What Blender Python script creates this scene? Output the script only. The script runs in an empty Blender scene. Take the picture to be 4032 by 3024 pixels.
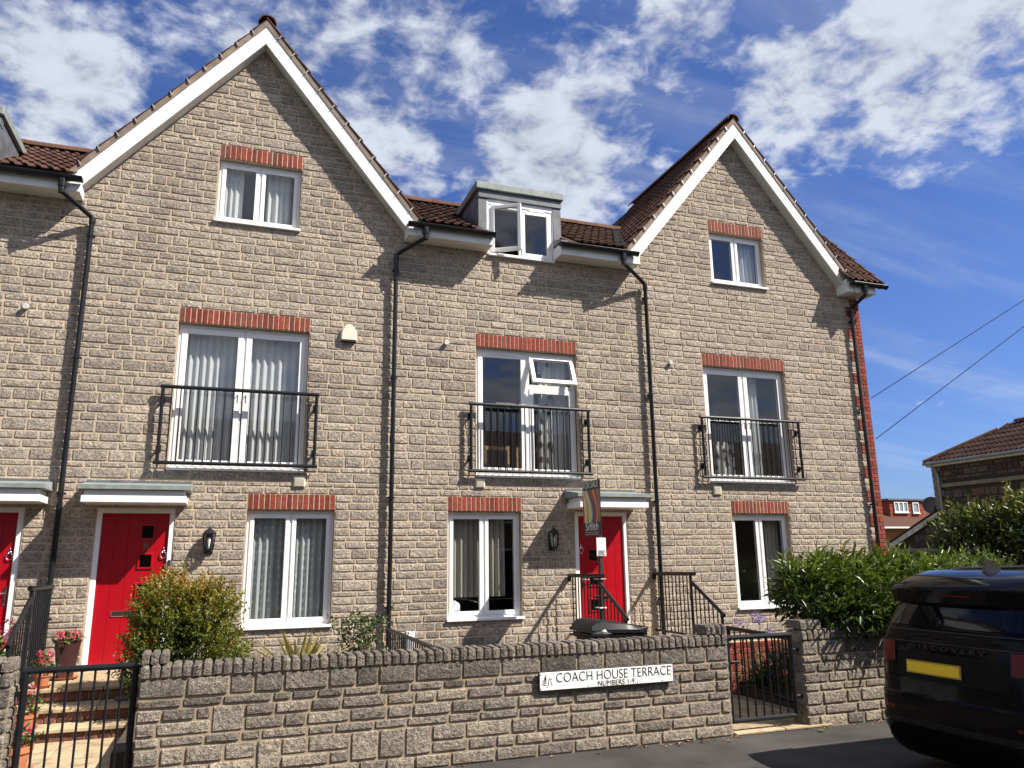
import bpy, math, random
import numpy as np
from mathutils import Vector, Matrix
R_ = math.radians
random.seed(7)
rng = np.random.default_rng(11)
SC = bpy.context.scene
COL = SC.collection

# ------------------------------------------------------------------ camera
CAM = Vector((0.0, -11.333, 1.749))
YAW, PITCH, ROLL, FPX = R_(19.947), R_(12.843), R_(-0.792), 3025.3
fw = Vector((math.sin(YAW) * math.cos(PITCH), math.cos(YAW) * math.cos(PITCH), math.sin(PITCH)))
rt = Vector((math.cos(YAW), -math.sin(YAW), 0))
up = rt.cross(fw)
rt2 = rt * math.cos(ROLL) + up * math.sin(ROLL)
up2 = -rt * math.sin(ROLL) + up * math.cos(ROLL)
cd = bpy.data.cameras.new('camera')
cd.sensor_width = 36.0
cd.lens = FPX / 4032 * 36
cd.clip_start = 0.05
cd.clip_end = 5000
cam = bpy.data.objects.new('camera', cd)
COL.objects.link(cam)
m3 = Matrix((rt2, up2, -fw)).transposed()
cam.matrix_world = Matrix.Translation(CAM) @ m3.to_4x4()
SC.camera = cam


def pxdir(u, v):
    """direction of photo pixel (4032 x 3024)"""
    return (rt2 * ((u - 2016) / FPX) + up2 * ((1512 - v) / FPX) + fw)


# ------------------------------------------------------------------ world, sun, exposure
SUN_D = Vector((-1.4, 1.0, -1.85)).normalized()
EL = math.asin(-SUN_D.z)
AZ = math.atan2(-SUN_D.x, -SUN_D.y)
world = bpy.data.worlds.new('World')
SC.world = world
world.use_nodes = True
SKY_STRENGTH = 0.05
SC.view_settings.view_transform = 'Standard'
SC.view_settings.look = 'None'
SC.view_settings.exposure = 1.0
SC.view_settings.gamma = 1.0
SC.view_settings.use_curve_mapping = False


def build_world():
    nt = world.node_tree
    nt.nodes.clear()
    L = nt.links.new

    def n(t, **k):
        o = nt.nodes.new(t)
        for a, b in k.items():
            setattr(o, a, b)
        return o

    def val(sock, x):
        if hasattr(x, 'links') or isinstance(x, bpy.types.NodeSocket):
            L(x, sock)
        else:
            sock.default_value = x

    def mth(op, a, b=0.0, c=None, clamp=False):
        o = n('ShaderNodeMath', operation=op, use_clamp=clamp)
        val(o.inputs[0], a)
        val(o.inputs[1], b)
        if c is not None:
            val(o.inputs[2], c)
        return o.outputs[0]

    def smooth(x, a, b, lo=0.0, hi=1.0):
        o = n('ShaderNodeMapRange', interpolation_type='SMOOTHSTEP')
        val(o.inputs[0], x)
        for i, q in enumerate((a, b, lo, hi)):
            o.inputs[1 + i].default_value = q
        return o.outputs[0]
    out = n('ShaderNodeOutputWorld')
    bg = n('ShaderNodeBackground')
    bg.inputs[1].default_value = SKY_STRENGTH
    L(bg.outputs[0], out.inputs[0])
    sky = n('ShaderNodeTexSky', sky_type='NISHITA')
    sky.sun_disc = False
    sky.sun_elevation = EL
    sky.sun_rotation = AZ
    sky.altitude = 60
    sky.air_density = 1.0
    sky.dust_density = 0.7
    sky.ozone_density = 2.2
    tc = n('ShaderNodeTexCoord')
    nrm = n('ShaderNodeVectorMath', operation='NORMALIZE')
    L(tc.outputs['Generated'], nrm.inputs[0])
    D = nrm.outputs[0]
    sep = n('ShaderNodeSeparateXYZ')
    L(D, sep.inputs[0])
    dz = mth('MAXIMUM', sep.outputs[2], 0.0)
    inv = mth('DIVIDE', 1.0, mth('ADD', dz, 0.22))
    px = mth('MULTIPLY', sep.outputs[0], inv)
    py = mth('MULTIPLY', sep.outputs[1], inv)
    com = n('ShaderNodeCombineXYZ')
    L(px, com.inputs[0])
    L(py, com.inputs[1])
    com.inputs[2].default_value = 3.7
    P = com.outputs[0]

    def noise(scale, detail, rough, dist, off, vec=P, stretch=None):
        mp = n('ShaderNodeMapping')
        mp.inputs['Location'].default_value = off
        if stretch:
            mp.inputs['Scale'].default_value = stretch[0]
            mp.inputs['Rotation'].default_value = (0, 0, stretch[1])
        L(vec, mp.inputs[0])
        o = n('ShaderNodeTexNoise')
        o.inputs['Scale'].default_value = scale
        o.inputs['Detail'].default_value = detail
        o.inputs['Roughness'].default_value = rough
        o.inputs['Distortion'].default_value = dist
        L(mp.outputs[0], o.inputs['Vector'])
        return o.outputs[0]
    fine = noise(15.0, 8.0, 0.58, 0.25, (3.1, 7.7, 0))
    mid = noise(5.2, 6.0, 0.52, 0.15, (1.3, -2.1, 0))
    big = noise(0.9, 3.0, 0.5, 0.0, (5.3, 2.0, 0))
    streak = noise(1.6, 7.0, 0.6, 0.3, (2.0, 9.0, 0), stretch=((0.5, 3.2, 1), 0.6))
    # cloud fields of this sky (photo pixel on a 2212 x 1659 copy, angular radius in degrees, weight)
    blobs = [(90, 190, 8.5, .62), (230, 270, 6, .3), (700, 120, 8, .6), (860, 250, 7, .55), (960, 60, 8, .55), (420, 60, 8, .26), (420, 180, 7, .26), (600, 40, 8, .5), (640, 210, 6, .5), (160, 60, 6, .3),
             (1180, 330, 8, .75), (1320, 290, 6, .55), (1060, 180, 8, .38), (1060, 390, 4.5, .5), (1250, 60, 7, .38), (900, 390, 4, .42), (1480, 30, 5, .6), (1420, 130, 5, .4),
             (1500, 180, 4, .45), (1595, 110, 2.4, .5), (1720, 30, 4.5, .42), (1720, 170, 6.5, .62), (1840, 235, 6, .55), (1750, 290, 5, .42),
             (1990, 110, 8, .7), (2130, 40, 7, .65), (2120, 180, 6, .4), (2190, 215, 4.5, .5), (1420, 380, 5, .4), (1300, 430, 3, .45)]
    acc = None
    for (u, v, r, w) in blobs:
        d = pxdir(u * 1.8228, v * 1.8228).normalized()
        dp = n('ShaderNodeVectorMath', operation='DOT_PRODUCT')
        L(D, dp.inputs[0])
        dp.inputs[1].default_value = d
        s = smooth(dp.outputs['Value'], math.cos(R_(r)), 1.0, 0.0, w)
        acc = s if acc is None else mth('MAXIMUM', acc, s)
    # away from the view the same broken cloud goes on
    dpv = n('ShaderNodeVectorMath', operation='DOT_PRODUCT')
    L(D, dpv.inputs[0])
    dpv.inputs[1].default_value = fw
    outside = smooth(dpv.outputs['Value'], math.cos(R_(52)), math.cos(R_(36)), 1.0, 0.0)
    cover = mth('ADD', acc, mth('MULTIPLY', outside, mth('MULTIPLY', smooth(big, 0.28, 0.56), 0.78)))
    shape = mth('ADD', mth('MULTIPLY', mid, 1.6), mth('MULTIPLY', fine, 1.6))
    dens = mth('ADD', mth('MULTIPLY', cover, 1.15), mth('SUBTRACT', shape, 1.94))
    body = smooth(dens, -0.06, 0.52)
    thin = mth('MULTIPLY', smooth(streak, 0.44, 0.76), 0.30)
    cov = mth('MAXIMUM', mth('MULTIPLY', body, 0.94), thin)
    cov = mth('MULTIPLY', cov, smooth(sep.outputs[2], 0.0, 0.12))
    # thick parts a little greyer than the lit rims
    shade = smooth(mth('ADD', mth('MULTIPLY', fine, 0.6), mth('MULTIPLY', mid, 0.4)), 0.36, 0.62, 5.6, 8.4)
    ccol = n('ShaderNodeCombineXYZ')
    L(mth('MULTIPLY', shade, 0.88), ccol.inputs[0])
    L(mth('MULTIPLY', shade, 0.94), ccol.inputs[1])
    L(mth('MULTIPLY', shade, 1.07), ccol.inputs[2])
    tint = n('ShaderNodeMix', data_type='RGBA', blend_type='MULTIPLY')
    tint.inputs[0].default_value = 1.0
    L(sky.outputs[0], tint.inputs[6])
    tint.inputs[7].default_value = (0.66, 0.87, 1.42, 1)
    mx = n('ShaderNodeMix', data_type='RGBA')
    L(cov, mx.inputs[0])
    L(tint.outputs[2], mx.inputs[6])
    L(ccol.outputs[0], mx.inputs[7])
    L(mx.outputs[2], bg.inputs[0])


build_world()
sl = bpy.data.lights.new('sun', 'SUN')
sl.energy = 5.0
sl.angle = R_(0.53)
sl.color = (1.0, 0.93, 0.82)
so = bpy.data.objects.new('sun', sl)
so.rotation_euler = SUN_D.to_track_quat('-Z', 'Y').to_euler()
so.location = (20, -20, 30)
COL.objects.link(so)


# ------------------------------------------------------------------ mesh and object helpers
class MB:
    def __init__(self):
        self.v, self.f, self.t = [], [], []
        self.tint = 0.5

    def add(self, vs, fs, tint=None):
        b = len(self.v)
        self.v += [tuple(p) for p in vs]
        self.t += [self.tint if tint is None else tint] * len(vs)
        self.f += [tuple(b + i for i in q) for q in fs]
        return self

    def box(self, x0, x1, y0, y1, z0, z1, M=None):
        vs = [(x, y, z) for z in (z0, z1) for y in (y0, y1) for x in (x0, x1)]
        if M is not None:
            vs = [M @ Vector(p) for p in vs]
        return self.add(vs, [(0, 2, 3, 1), (4, 5, 7, 6), (0, 1, 5, 4), (2, 6, 7, 3), (0, 4, 6, 2), (1, 3, 7, 5)])

    def bbox(self, x0, x1, y0, y1, z0, z1, b=0.006, M=None):
        """box with chamfered edges"""
        X, Y, Z = (x0, x1), (y0, y1), (z0, z1)
        vs, idx = [], {}
        for i in (0, 1):
            for j in (0, 1):
                for k in (0, 1):
                    sx, sy, sz = (b if i == 0 else -b), (b if j == 0 else -b), (b if k == 0 else -b)
                    for a, p in enumerate(((X[i], Y[j] + sy, Z[k] + sz), (X[i] + sx, Y[j], Z[k] + sz), (X[i] + sx, Y[j] + sy, Z[k]))):
                        idx[(i, j, k, a)] = len(vs)
                        vs.append(p)
        fs = []
        for i in (0, 1):
            q = [idx[(i, 0, 0, 0)], idx[(i, 1, 0, 0)], idx[(i, 1, 1, 0)], idx[(i, 0, 1, 0)]]
            fs.append(q if i else q[::-1])
            q = [idx[(0, i, 0, 1)], idx[(0, i, 1, 1)], idx[(1, i, 1, 1)], idx[(1, i, 0, 1)]]
            fs.append(q if i else q[::-1])
            q = [idx[(0, 0, i, 2)], idx[(1, 0, i, 2)], idx[(1, 1, i, 2)], idx[(0, 1, i, 2)]]
            fs.append(q if i else q[::-1])
        for i in (0, 1):
            for j in (0, 1):
                fs.append([idx[(i, j, 0, 0)], idx[(i, j, 0, 1)], idx[(i, j, 1, 1)], idx[(i, j, 1, 0)]])
                fs.append([idx[(i, 0, j, 0)], idx[(i, 0, j, 2)], idx[(i, 1, j, 2)], idx[(i, 1, j, 0)]])
                fs.append([idx[(0, i, j, 1)], idx[(0, i, j, 2)], idx[(1, i, j, 2)], idx[(1, i, j, 1)]])
                for k in (0, 1):
                    fs.append([idx[(i, j, k, 0)], idx[(i, j, k, 1)], idx[(i, j, k, 2)]])
        if M is not None:
            vs = [M @ Vector(p) for p in vs]
        return self.add(vs, fs)

    def ring(self, x0, x1, z0, z1, w, y0, y1, M=None, wb=None, wt=None):
        wb = w if wb is None else wb
        wt = w if wt is None else wt
        self.bbox(x0, x0 + w, y0, y1, z0, z1, 0.005, M)
        self.bbox(x1 - w, x1, y0, y1, z0, z1, 0.005, M)
        if wb > 0:
            self.bbox(x0 + w - 0.004, x1 - w + 0.004, y0 + 0.0015, y1 - 0.001, z0, z0 + wb, 0.005, M)
        if wt > 0:
            self.bbox(x0 + w - 0.004, x1 - w + 0.004, y0 + 0.0015, y1 - 0.001, z1 - wt, z1, 0.005, M)
        return self

    def prism(self, poly, d0, d1, axis='y'):
        """poly: 2D points extruded along axis from d0 to d1"""
        def mk(p, d):
            return {'y': (p[0], d, p[1]), 'x': (d, p[0], p[1]), 'z': (p[0], p[1], d)}[axis]
        n = len(poly)
        vs = [mk(p, d0) for p in poly] + [mk(p, d1) for p in poly]
        fs = [tuple(range(n)), tuple(range(2 * n - 1, n - 1, -1))] + [(i, i + n, (i + 1) % n + n, (i + 1) % n) for i in range(n)]
        return self.add(vs, fs)

    def tube(self, pts, r, n=8, caps=True, rs=None):
        pts = [Vector(p) for p in pts]
        rings = []
        for i, p in enumerate(pts):
            a = pts[max(i - 1, 0)]
            b = pts[min(i + 1, len(pts) - 1)]
            d = (b - a).normalized()
            ref = Vector((0, 0, 1)) if abs(d.z) < 0.95 else Vector((1, 0, 0))
            s = d.cross(ref).normalized()
            t = s.cross(d)
            rr = rs[i] if rs else r
            if 0 < i < len(pts) - 1:
                c = (pts[i] - pts[i - 1]).normalized().dot(d)
                rr2 = rr / max(c, 0.5)
            else:
                rr2 = rr
            rings.append([p + (s * math.cos(6.28318 * k / n) + t * math.sin(6.28318 * k / n)) * (rr2 if False else rr) for k in range(n)])
        vs = [q for g in rings for q in g]
        fs = [(i * n + k, i * n + (k + 1) % n, (i + 1) * n + (k + 1) % n, (i + 1) * n + k) for i in range(len(pts) - 1) for k in range(n)]
        if caps:
            fs += [tuple(range(n))[::-1], tuple((len(pts) - 1) * n + k for k in range(n))]
        return self.add(vs, fs)

    def lathe(self, prof, c=(0, 0, 0), n=16, M=None):
        vs = [(c[0] + r * math.cos(6.28318 * k / n), c[1] + r * math.sin(6.28318 * k / n), c[2] + z) for r, z in prof for k in range(n)]
        fs = [(i * n + k, i * n + (k + 1) % n, (i + 1) * n + (k + 1) % n, (i + 1) * n + k) for i in range(len(prof) - 1) for k in range(n)]
        if prof[0][0] > 1e-5:
            fs.append(tuple(range(n))[::-1])
        if prof[-1][0] > 1e-5:
            fs.append(tuple((len(prof) - 1) * n + k for k in range(n)))
        if M is not None:
            vs = [M @ Vector(p) for p in vs]
        return self.add(vs, fs)

    def mesh(self, name, mat, smooth=False):
        me = bpy.data.meshes.new(name)
        me.from_pydata(self.v, [], self.f)
        at = me.attributes.new('tint', 'FLOAT', 'POINT')
        at.data.foreach_set('value', self.t)
        me.materials.append(mat)
        if smooth:
            me.polygons.foreach_set('use_smooth', [True] * len(me.polygons))
            if smooth != 'all':
                try:
                    me.set_sharp_from_angle(angle=R_(35))
                except Exception:
                    pass
        me.update()
        return me

    def build(self, name, mat, parent=None, smooth=False):
        return link(bpy.data.objects.new(name, self.mesh(name, mat, smooth)), parent)


def link(o, parent=None):
    COL.objects.link(o)
    if parent is not None:
        o.parent = parent
        if parent.type == 'EMPTY':
            o.matrix_parent_inverse = Matrix.Translation(-parent.location)
    return o


def tag(o, label=None, cat=None, group=None, kind=None):
    if label:
        o['label'] = label
    if cat:
        o['category'] = cat
    if group:
        o['group'] = group
    if kind:
        o['kind'] = kind
    return o


def thing(name, loc, label, cat, group=None):
    o = bpy.data.objects.new(name, None)
    o.location = loc
    o.empty_display_size = 0.2
    COL.objects.link(o)
    return tag(o, label, cat, group)


def inst(name, me, M, parent):
    o = bpy.data.objects.new(name, me)
    link(o, parent)
    o.matrix_basis = M
    return o


# ------------------------------------------------------------------ materials
MATS = {}


class NT:
    def __init__(self, name):
        self.m = bpy.data.materials.new(name)
        self.m.use_nodes = True
        self.nt = self.m.node_tree
        self.b = self.nt.nodes['Principled BSDF']
        self.L = self.nt.links.new
        self.geo = None
        MATS[name] = self.m

    def n(self, t, **k):
        o = self.nt.nodes.new(t)
        for a, b in k.items():
            setattr(o, a, b)
        return o

    def pos(self):
        if self.geo is None:
            self.geo = self.n('ShaderNodeNewGeometry')
        return self.geo.outputs['Position']

    def noise(self, scale, detail=4, rough=0.55, stretch=None, vec=None):
        v = vec or self.pos()
        if stretch:
            mp = self.n('ShaderNodeMapping')
            mp.inputs['Scale'].default_value = stretch
            self.L(v, mp.inputs[0])
            v = mp.outputs[0]
        o = self.n('ShaderNodeTexNoise')
        o.inputs['Scale'].default_value = scale
        o.inputs['Detail'].default_value = detail
        o.inputs['Roughness'].default_value = rough
        self.L(v, o.inputs['Vector'])
        return o.outputs[0]

    def ramp(self, fac, stops):
        o = self.n('ShaderNodeValToRGB')
        e = o.color_ramp.elements
        while len(e) > len(stops):
            e.remove(e[-1])
        while len(e) < len(stops):
            e.new(0.5)
        for q, (p, c) in zip(e, stops):
            q.position = p
            q.color = (*c, 1) if len(c) == 3 else c
        self.L(fac, o.inputs[0])
        return o.outputs[0]

    def mr(self, x, a, b, lo, hi):
        o = self.n('ShaderNodeMapRange')
        self.L(x, o.inputs[0])
        for i, q in enumerate((a, b, lo, hi)):
            o.inputs[1 + i].default_value = q
        return o.outputs[0]

    def math(self, op, a, b):
        o = self.n('ShaderNodeMath', operation=op)
        for s, x in ((o.inputs[0], a), (o.inputs[1], b)):
            if isinstance(x, (int, float)):
                s.default_value = x
            else:
                self.L(x, s)
        return o.outputs[0]

    def mix(self, fac, a, b, blend='MIX'):
        o = self.n('ShaderNodeMix', data_type='RGBA', blend_type=blend)
        for s, x in ((o.inputs[0], fac), (o.inputs[6], a), (o.inputs[7], b)):
            if isinstance(x, (int, float)):
                s.default_value = x
            elif isinstance(x, tuple):
                s.default_value = (*x, 1) if len(x) == 3 else x
            else:
                self.L(x, s)
        return o.outputs[2]

    def scale(self, col, f):
        o = self.n('ShaderNodeVectorMath', operation='SCALE')
        self.L(col, o.inputs[0])
        if isinstance(f, (int, float)):
            o.inputs['Scale'].default_value = f
        else:
            self.L(f, o.inputs['Scale'])
        return o.outputs[0]

    def tint(self):
        o = self.n('ShaderNodeAttribute', attribute_name='tint')
        return o.outputs['Fac']

    def rand(self):
        return self.n('ShaderNodeObjectInfo').outputs['Random']

    def color(self, c):
        if isinstance(c, tuple):
            self.b.inputs['Base Color'].default_value = (*c, 1)
        else:
            self.L(c, self.b.inputs['Base Color'])
        return self

    def set(self, rough=None, metal=None, spec=None, coat=None, **k):
        if rough is not None:
            if isinstance(rough, (int, float)):
                self.b.inputs['Roughness'].default_value = rough
            else:
                self.L(rough, self.b.inputs['Roughness'])
        if metal is not None:
            self.b.inputs['Metallic'].default_value = metal
        if spec is not None:
            self.b.inputs['Specular IOR Level'].default_value = spec
        if coat is not None:
            self.b.inputs['Coat Weight'].default_value = coat
            self.b.inputs['Coat Roughness'].default_value = 0.03
        return self

    def bump(self, h, strength=0.5, dist=0.01):
        o = self.n('ShaderNodeBump')
        o.inputs['Strength'].default_value = strength
        o.inputs['Distance'].default_value = dist
        self.L(h, o.inputs['Height'])
        self.L(o.outputs[0], self.b.inputs['Normal'])
        return self


def simple(name, c, rough=0.5, metal=0.0, var=0.12, scale=9.0, bump=0.0, bscale=60.0, spec=None, coat=None, rvar=0.0):
    a = NT(name)
    f = a.mr(a.noise(scale, 5), 0.3, 0.7, 1 - var, 1 + var)
    rgb = a.n('ShaderNodeRGB')
    rgb.outputs[0].default_value = (*c, 1)
    a.color(a.scale(rgb.outputs[0], f))
    a.set(rough, metal, spec, coat)
    if rvar:
        a.set(a.mr(a.noise(scale * 0.7, 5), 0.3, 0.7, max(rough - rvar, 0.02), rough + rvar))
    if bump:
        a.bump(a.noise(bscale, 4), bump, 0.004)
    return a.m


def stone_material(name, stops, dark, bumpd=0.034):
    a = NT(name)
    base = a.ramp(a.tint(), stops)
    base = a.scale(base, a.mr(a.noise(34, 6, 0.80), 0.34, 0.66, 0.28, 1.72))
    base = a.scale(base, a.mr(a.noise(9, 3), 0.3, 0.7, 0.86, 1.14))
    warm = a.mix(a.mr(a.noise(26, 3), 0.45, 0.7, 0.0, 0.5), base, (0.40, 0.30, 0.24), 'MIX')
    warm = a.mix(0.45, base, warm)
    # old run-off stains with a shape of their own
    st = a.mr(a.noise(0.55, 5, 0.6, stretch=(1.0, 1.0, 0.55)), 0.52, 0.74, 0.0, dark)
    col = a.mix(st, warm, (0.055, 0.05, 0.045))
    a.color(col).set(0.92, spec=0.25)
    h = a.math('ADD', a.math('MULTIPLY', a.noise(28, 5, 0.66), 1.0), a.math('MULTIPLY', a.noise(80, 3, 0.6), 0.4))
    a.bump(h, 1.0, bumpd)
    return a.m


STONE = stone_material('reconstituted_stone', [(0.0, (0.218, 0.190, 0.165)), (0.35, (0.315, 0.270, 0.226)), (0.65, (0.388, 0.330, 0.272)), (1.0, (0.47, 0.402, 0.328))], 0.40)
GSTONE = stone_material('garden_wall_stone', [(0.0, (0.085, 0.077, 0.068)), (0.35, (0.205, 0.180, 0.150)), (0.65, (0.31, 0.268, 0.218)), (1.0, (0.40, 0.34, 0.262))], 0.22, 0.045)


def mortar_material(name, c):
    a = NT(name)
    rgb = a.ramp(a.noise(14, 4), [(0.3, tuple(x * 0.8 for x in c)), (0.7, tuple(x * 1.15 for x in c))])
    a.color(rgb).set(0.95, spec=0.2)
    a.bump(a.noise(120, 3), 0.6, 0.004)
    return a.m


MORTAR = mortar_material('mortar', (0.46, 0.365, 0.265))
GMORTAR = mortar_material('garden_mortar', (0.30, 0.235, 0.16))


def rand_material(name, stops, nscale=40, namp=0.3, rough=0.8, bump=0.4, bscale=90, extra=None, bd=0.004, spec=0.15):
    a = NT(name)
    base = a.ramp(a.rand(), stops)
    base = a.scale(base, a.mr(a.noise(nscale, 5, 0.62), 0.3, 0.7, 1 - namp, 1 + namp))
    if extra:
        base = a.mix(a.mr(a.noise(extra[0], 5, 0.65), extra[1], extra[2], 0.0, extra[3]), base, extra[4])
    a.color(base).set(rough, spec=spec)
    a.bump(a.noise(bscale, 4), bump, bd)
    return a.m


BRICK = rand_material('red_brick', [(0, (0.15, 0.034, 0.024)), (0.35, (0.215, 0.045, 0.030)), (0.7, (0.255, 0.060, 0.040)), (0.9, (0.12, 0.045, 0.036)), (1, (0.24, 0.075, 0.055))], 30, 0.38)
OLDBRICK = rand_material('worn_brick', [(0, (0.10, 0.045, 0.032)), (0.5, (0.17, 0.07, 0.048)), (1, (0.22, 0.10, 0.07))], 25, 0.35, extra=(12, 0.5, 0.7, 0.5, (0.06, 0.045, 0.035)))
TILE = rand_material('roof_tile', [(0, (0.042, 0.021, 0.016)), (0.5, (0.062, 0.029, 0.021)), (1, (0.085, 0.042, 0.03))], 22, 0.3, 0.85, 0.5, 70, extra=(6, 0.55, 0.75, 0.45, (0.10, 0.085, 0.06)))
RIDGE = rand_material('ridge_tile', [(0, (0.085, 0.042, 0.028)), (1, (0.12, 0.062, 0.042))], 22, 0.3, 0.85, 0.4, extra=(9, 0.58, 0.72, 0.6, (0.20, 0.16, 0.07)))
SLAB = rand_material('paving_slab', [(0, (0.34, 0.26, 0.16)), (1, (0.43, 0.34, 0.22))], 12, 0.22, 0.85, 0.3, extra=(5, 0.5, 0.72, 0.65, (0.13, 0.10, 0.07)))
VERGE = simple('verge_mortar', (0.20, 0.155, 0.125), 0.9, var=0.3, scale=6, bump=0.5)
UPVC = simple('white_upvc', (0.80, 0.80, 0.80), 0.32, var=0.03, scale=2)
BARGE = simple('white_fascia', (0.74, 0.74, 0.725), 0.42, var=0.10, scale=4)
SOFFIT = simple('soffit_board', (0.62, 0.60, 0.57), 0.5, var=0.1, scale=2)
PIPE = simple('black_rainwater_plastic', (0.011, 0.012, 0.014), 0.30, var=0.3, scale=5, spec=0.35)
METAL = simple('black_painted_metal', (0.010, 0.011, 0.014), 0.36, var=0.3, scale=8, bump=0.1, spec=0.3)
LEAD = simple('lead_sheet', (0.105, 0.112, 0.13), 0.48, var=0.35, scale=5, bump=0.5, bscale=7)
LEADTOP = simple('weathered_lead', (0.20, 0.23, 0.222), 0.62, var=0.22, scale=9, bump=0.3)
RED = simple('red_door_gloss', (0.35, 0.004, 0.011), 0.28, var=0.05, scale=3)
CHROME = simple('chrome', (0.75, 0.75, 0.76), 0.15, 1.0, var=0.05)
CREAM = simple('cream_plastic', (0.66, 0.62, 0.50), 0.45, var=0.08)
DARK = simple('dark_recess', (0.012, 0.012, 0.013), 0.6)
ROOM = simple('room_paint', (0.17, 0.16, 0.15), 0.9, var=0.15, scale=1.2)
WOOD = simple('oak', (0.36, 0.22, 0.11), 0.5, var=0.25, scale=12)
TERRA = simple('terracotta', (0.42, 0.155, 0.075), 0.75, var=0.18, scale=9, bump=0.2)
GLAZED = simple('brown_glazed_pot', (0.05, 0.022, 0.02), 0.2, var=0.3, scale=7)
SOIL = simple('soil', (0.05, 0.036, 0.025), 0.95, var=0.4, scale=25, bump=0.8)
PAPER = simple('white_paper', (0.78, 0.79, 0.78), 0.7, var=0.05)
BINMAT = simple('black_bin_plastic', (0.010, 0.010, 0.012), 0.42, var=0.25, scale=20, bump=0.15, bscale=200, spec=0.3)
SIGNW = simple('sign_white', (0.80, 0.81, 0.80), 0.35, var=0.04, scale=4)
SIGNB = simple('sign_black', (0.012, 0.012, 0.013), 0.35)
STEEL = simple('steel_clip', (0.55, 0.54, 0.50), 0.4, 0.7)
TWIG = simple('twig_bark', (0.085, 0.055, 0.035), 0.9, var=0.3, scale=30)
GRASS = simple('rough_grass', (0.055, 0.08, 0.025), 0.95, var=0.4, scale=3, bump=0.6)


def asphalt(name, c, var=0.3):
    a = NT(name)
    g = a.mr(a.noise(260, 2, 0.5), 0.3, 0.7, 0.5, 1.6)
    rgb = a.ramp(a.noise(1.3, 5), [(0.3, tuple(x * (1 - var) for x in c)), (0.7, tuple(x * (1 + var) for x in c))])
    a.color(a.scale(rgb, g)).set(0.9, spec=0.3)
    a.bump(a.noise(220, 3), 0.7, 0.006)
    return a.m


PAVE = asphalt('pavement_asphalt', (0.046, 0.042, 0.040), 0.4)
ROADM = asphalt('road_asphalt', (0.05, 0.05, 0.05))


def glass_material(name, tintc=(0.95, 0.965, 0.965), ior=1.7):
    a = NT(name)
    nt = a.nt
    nt.nodes.remove(a.b)
    out = [x for x in nt.nodes if x.type == 'OUTPUT_MATERIAL'][0]
    tr = a.n('ShaderNodeBsdfTransparent')
    tr.inputs[0].default_value = (*tintc, 1)
    gl = a.n('ShaderNodeBsdfGlossy')
    gl.inputs['Roughness'].default_value = 0.015
    ge = a.n('ShaderNodeNewGeometry')
    dp = a.n('ShaderNodeVectorMath', operation='DOT_PRODUCT')
    a.L(ge.outputs['Incoming'], dp.inputs[0])
    a.L(ge.outputs['Normal'], dp.inputs[1])
    c1 = a.math('SUBTRACT', 1.0, a.math('ABSOLUTE', dp.outputs['Value'], 0.0))
    f0 = ((ior - 1) / (ior + 1)) ** 2
    frs = a.math('ADD', f0, a.math('MULTIPLY', a.math('POWER', c1, 5.0), 1 - f0))
    bp = a.n('ShaderNodeBump')
    bp.inputs['Strength'].default_value = 0.03
    bp.inputs['Distance'].default_value = 0.01
    a.L(a.noise(1.7, 2), bp.inputs['Height'])
    a.L(bp.outputs[0], gl.inputs['Normal'])
    mx = a.n('ShaderNodeMixShader')
    a.L(frs, mx.inputs[0])
    a.L(tr.outputs[0], mx.inputs[1])
    a.L(gl.outputs[0], mx.inputs[2])
    a.L(mx.outputs[0], out.inputs[0])
    return a.m


GLASS = glass_material('window_glass')
DGLASS = glass_material('dark_door_glass', (0.25, 0.27, 0.29))


def fabric(name, c, trans=0.45, pattern=None):
    a = NT(name)
    nt = a.nt
    out = [x for x in nt.nodes if x.type == 'OUTPUT_MATERIAL'][0]
    a.set(0.9, spec=0.1)
    col = c
    if pattern:
        v = a.n('ShaderNodeTexVoronoi', feature='F1')
        v.inputs['Scale'].default_value = pattern[0]
        v.inputs['Randomness'].default_value = pattern[2]
        a.L(a.pos(), v.inputs['Vector'])
        col = a.mix(a.mr(v.outputs['Distance'], pattern[3], pattern[3] + 0.06, 1.0, 0.0), c, pattern[1])
    a.color(col)
    tl = a.n('ShaderNodeBsdfTranslucent')
    if isinstance(col, tuple):
        tl.inputs[0].default_value = (*col, 1)
    else:
        a.L(col, tl.inputs[0])
    mx = a.n('ShaderNodeMixShader')
    mx.inputs[0].default_value = trans
    a.L(a.b.outputs[0], mx.inputs[1])
    a.L(tl.outputs[0], mx.inputs[2])
    a.L(mx.outputs[0], out.inputs[0])
    return a.m


VOILE = fabric('white_voile', (0.82, 0.82, 0.82), 0.4)
NET = fabric('patterned_net', (0.62, 0.65, 0.65), 0.4, (9.0, (0.84, 0.86, 0.86), 0.25, 0.22))
LINEN = fabric('cream_linen', (0.50, 0.47, 0.41), 0.3)
SPOT = fabric('spotted_curtain', (0.66, 0.66, 0.64), 0.3, (6.5, (0.16, 0.10, 0.09), 0.8, 0.33))


def leaf_material(name, stops, rough=0.42, trans=0.3, spec=0.5):
    a = NT(name)
    nt = a.nt
    out = [x for x in nt.nodes if x.type == 'OUTPUT_MATERIAL'][0]
    col = a.ramp(a.tint(), stops)
    a.color(col).set(rough, spec=spec)
    tl = a.n('ShaderNodeBsdfTranslucent')
    a.L(a.scale(col, 1.6), tl.inputs[0])
    mx = a.n('ShaderNodeMixShader')
    mx.inputs[0].default_value = trans
    a.L(a.b.outputs[0], mx.inputs[1])
    a.L(tl.outputs[0], mx.inputs[2])
    a.L(mx.outputs[0], out.inputs[0])
    return a.m

# ------------------------------------------------------------------ coursed stone
def facade_place(y):
    return lambda u, v, n: (u, y - n, v)


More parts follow.
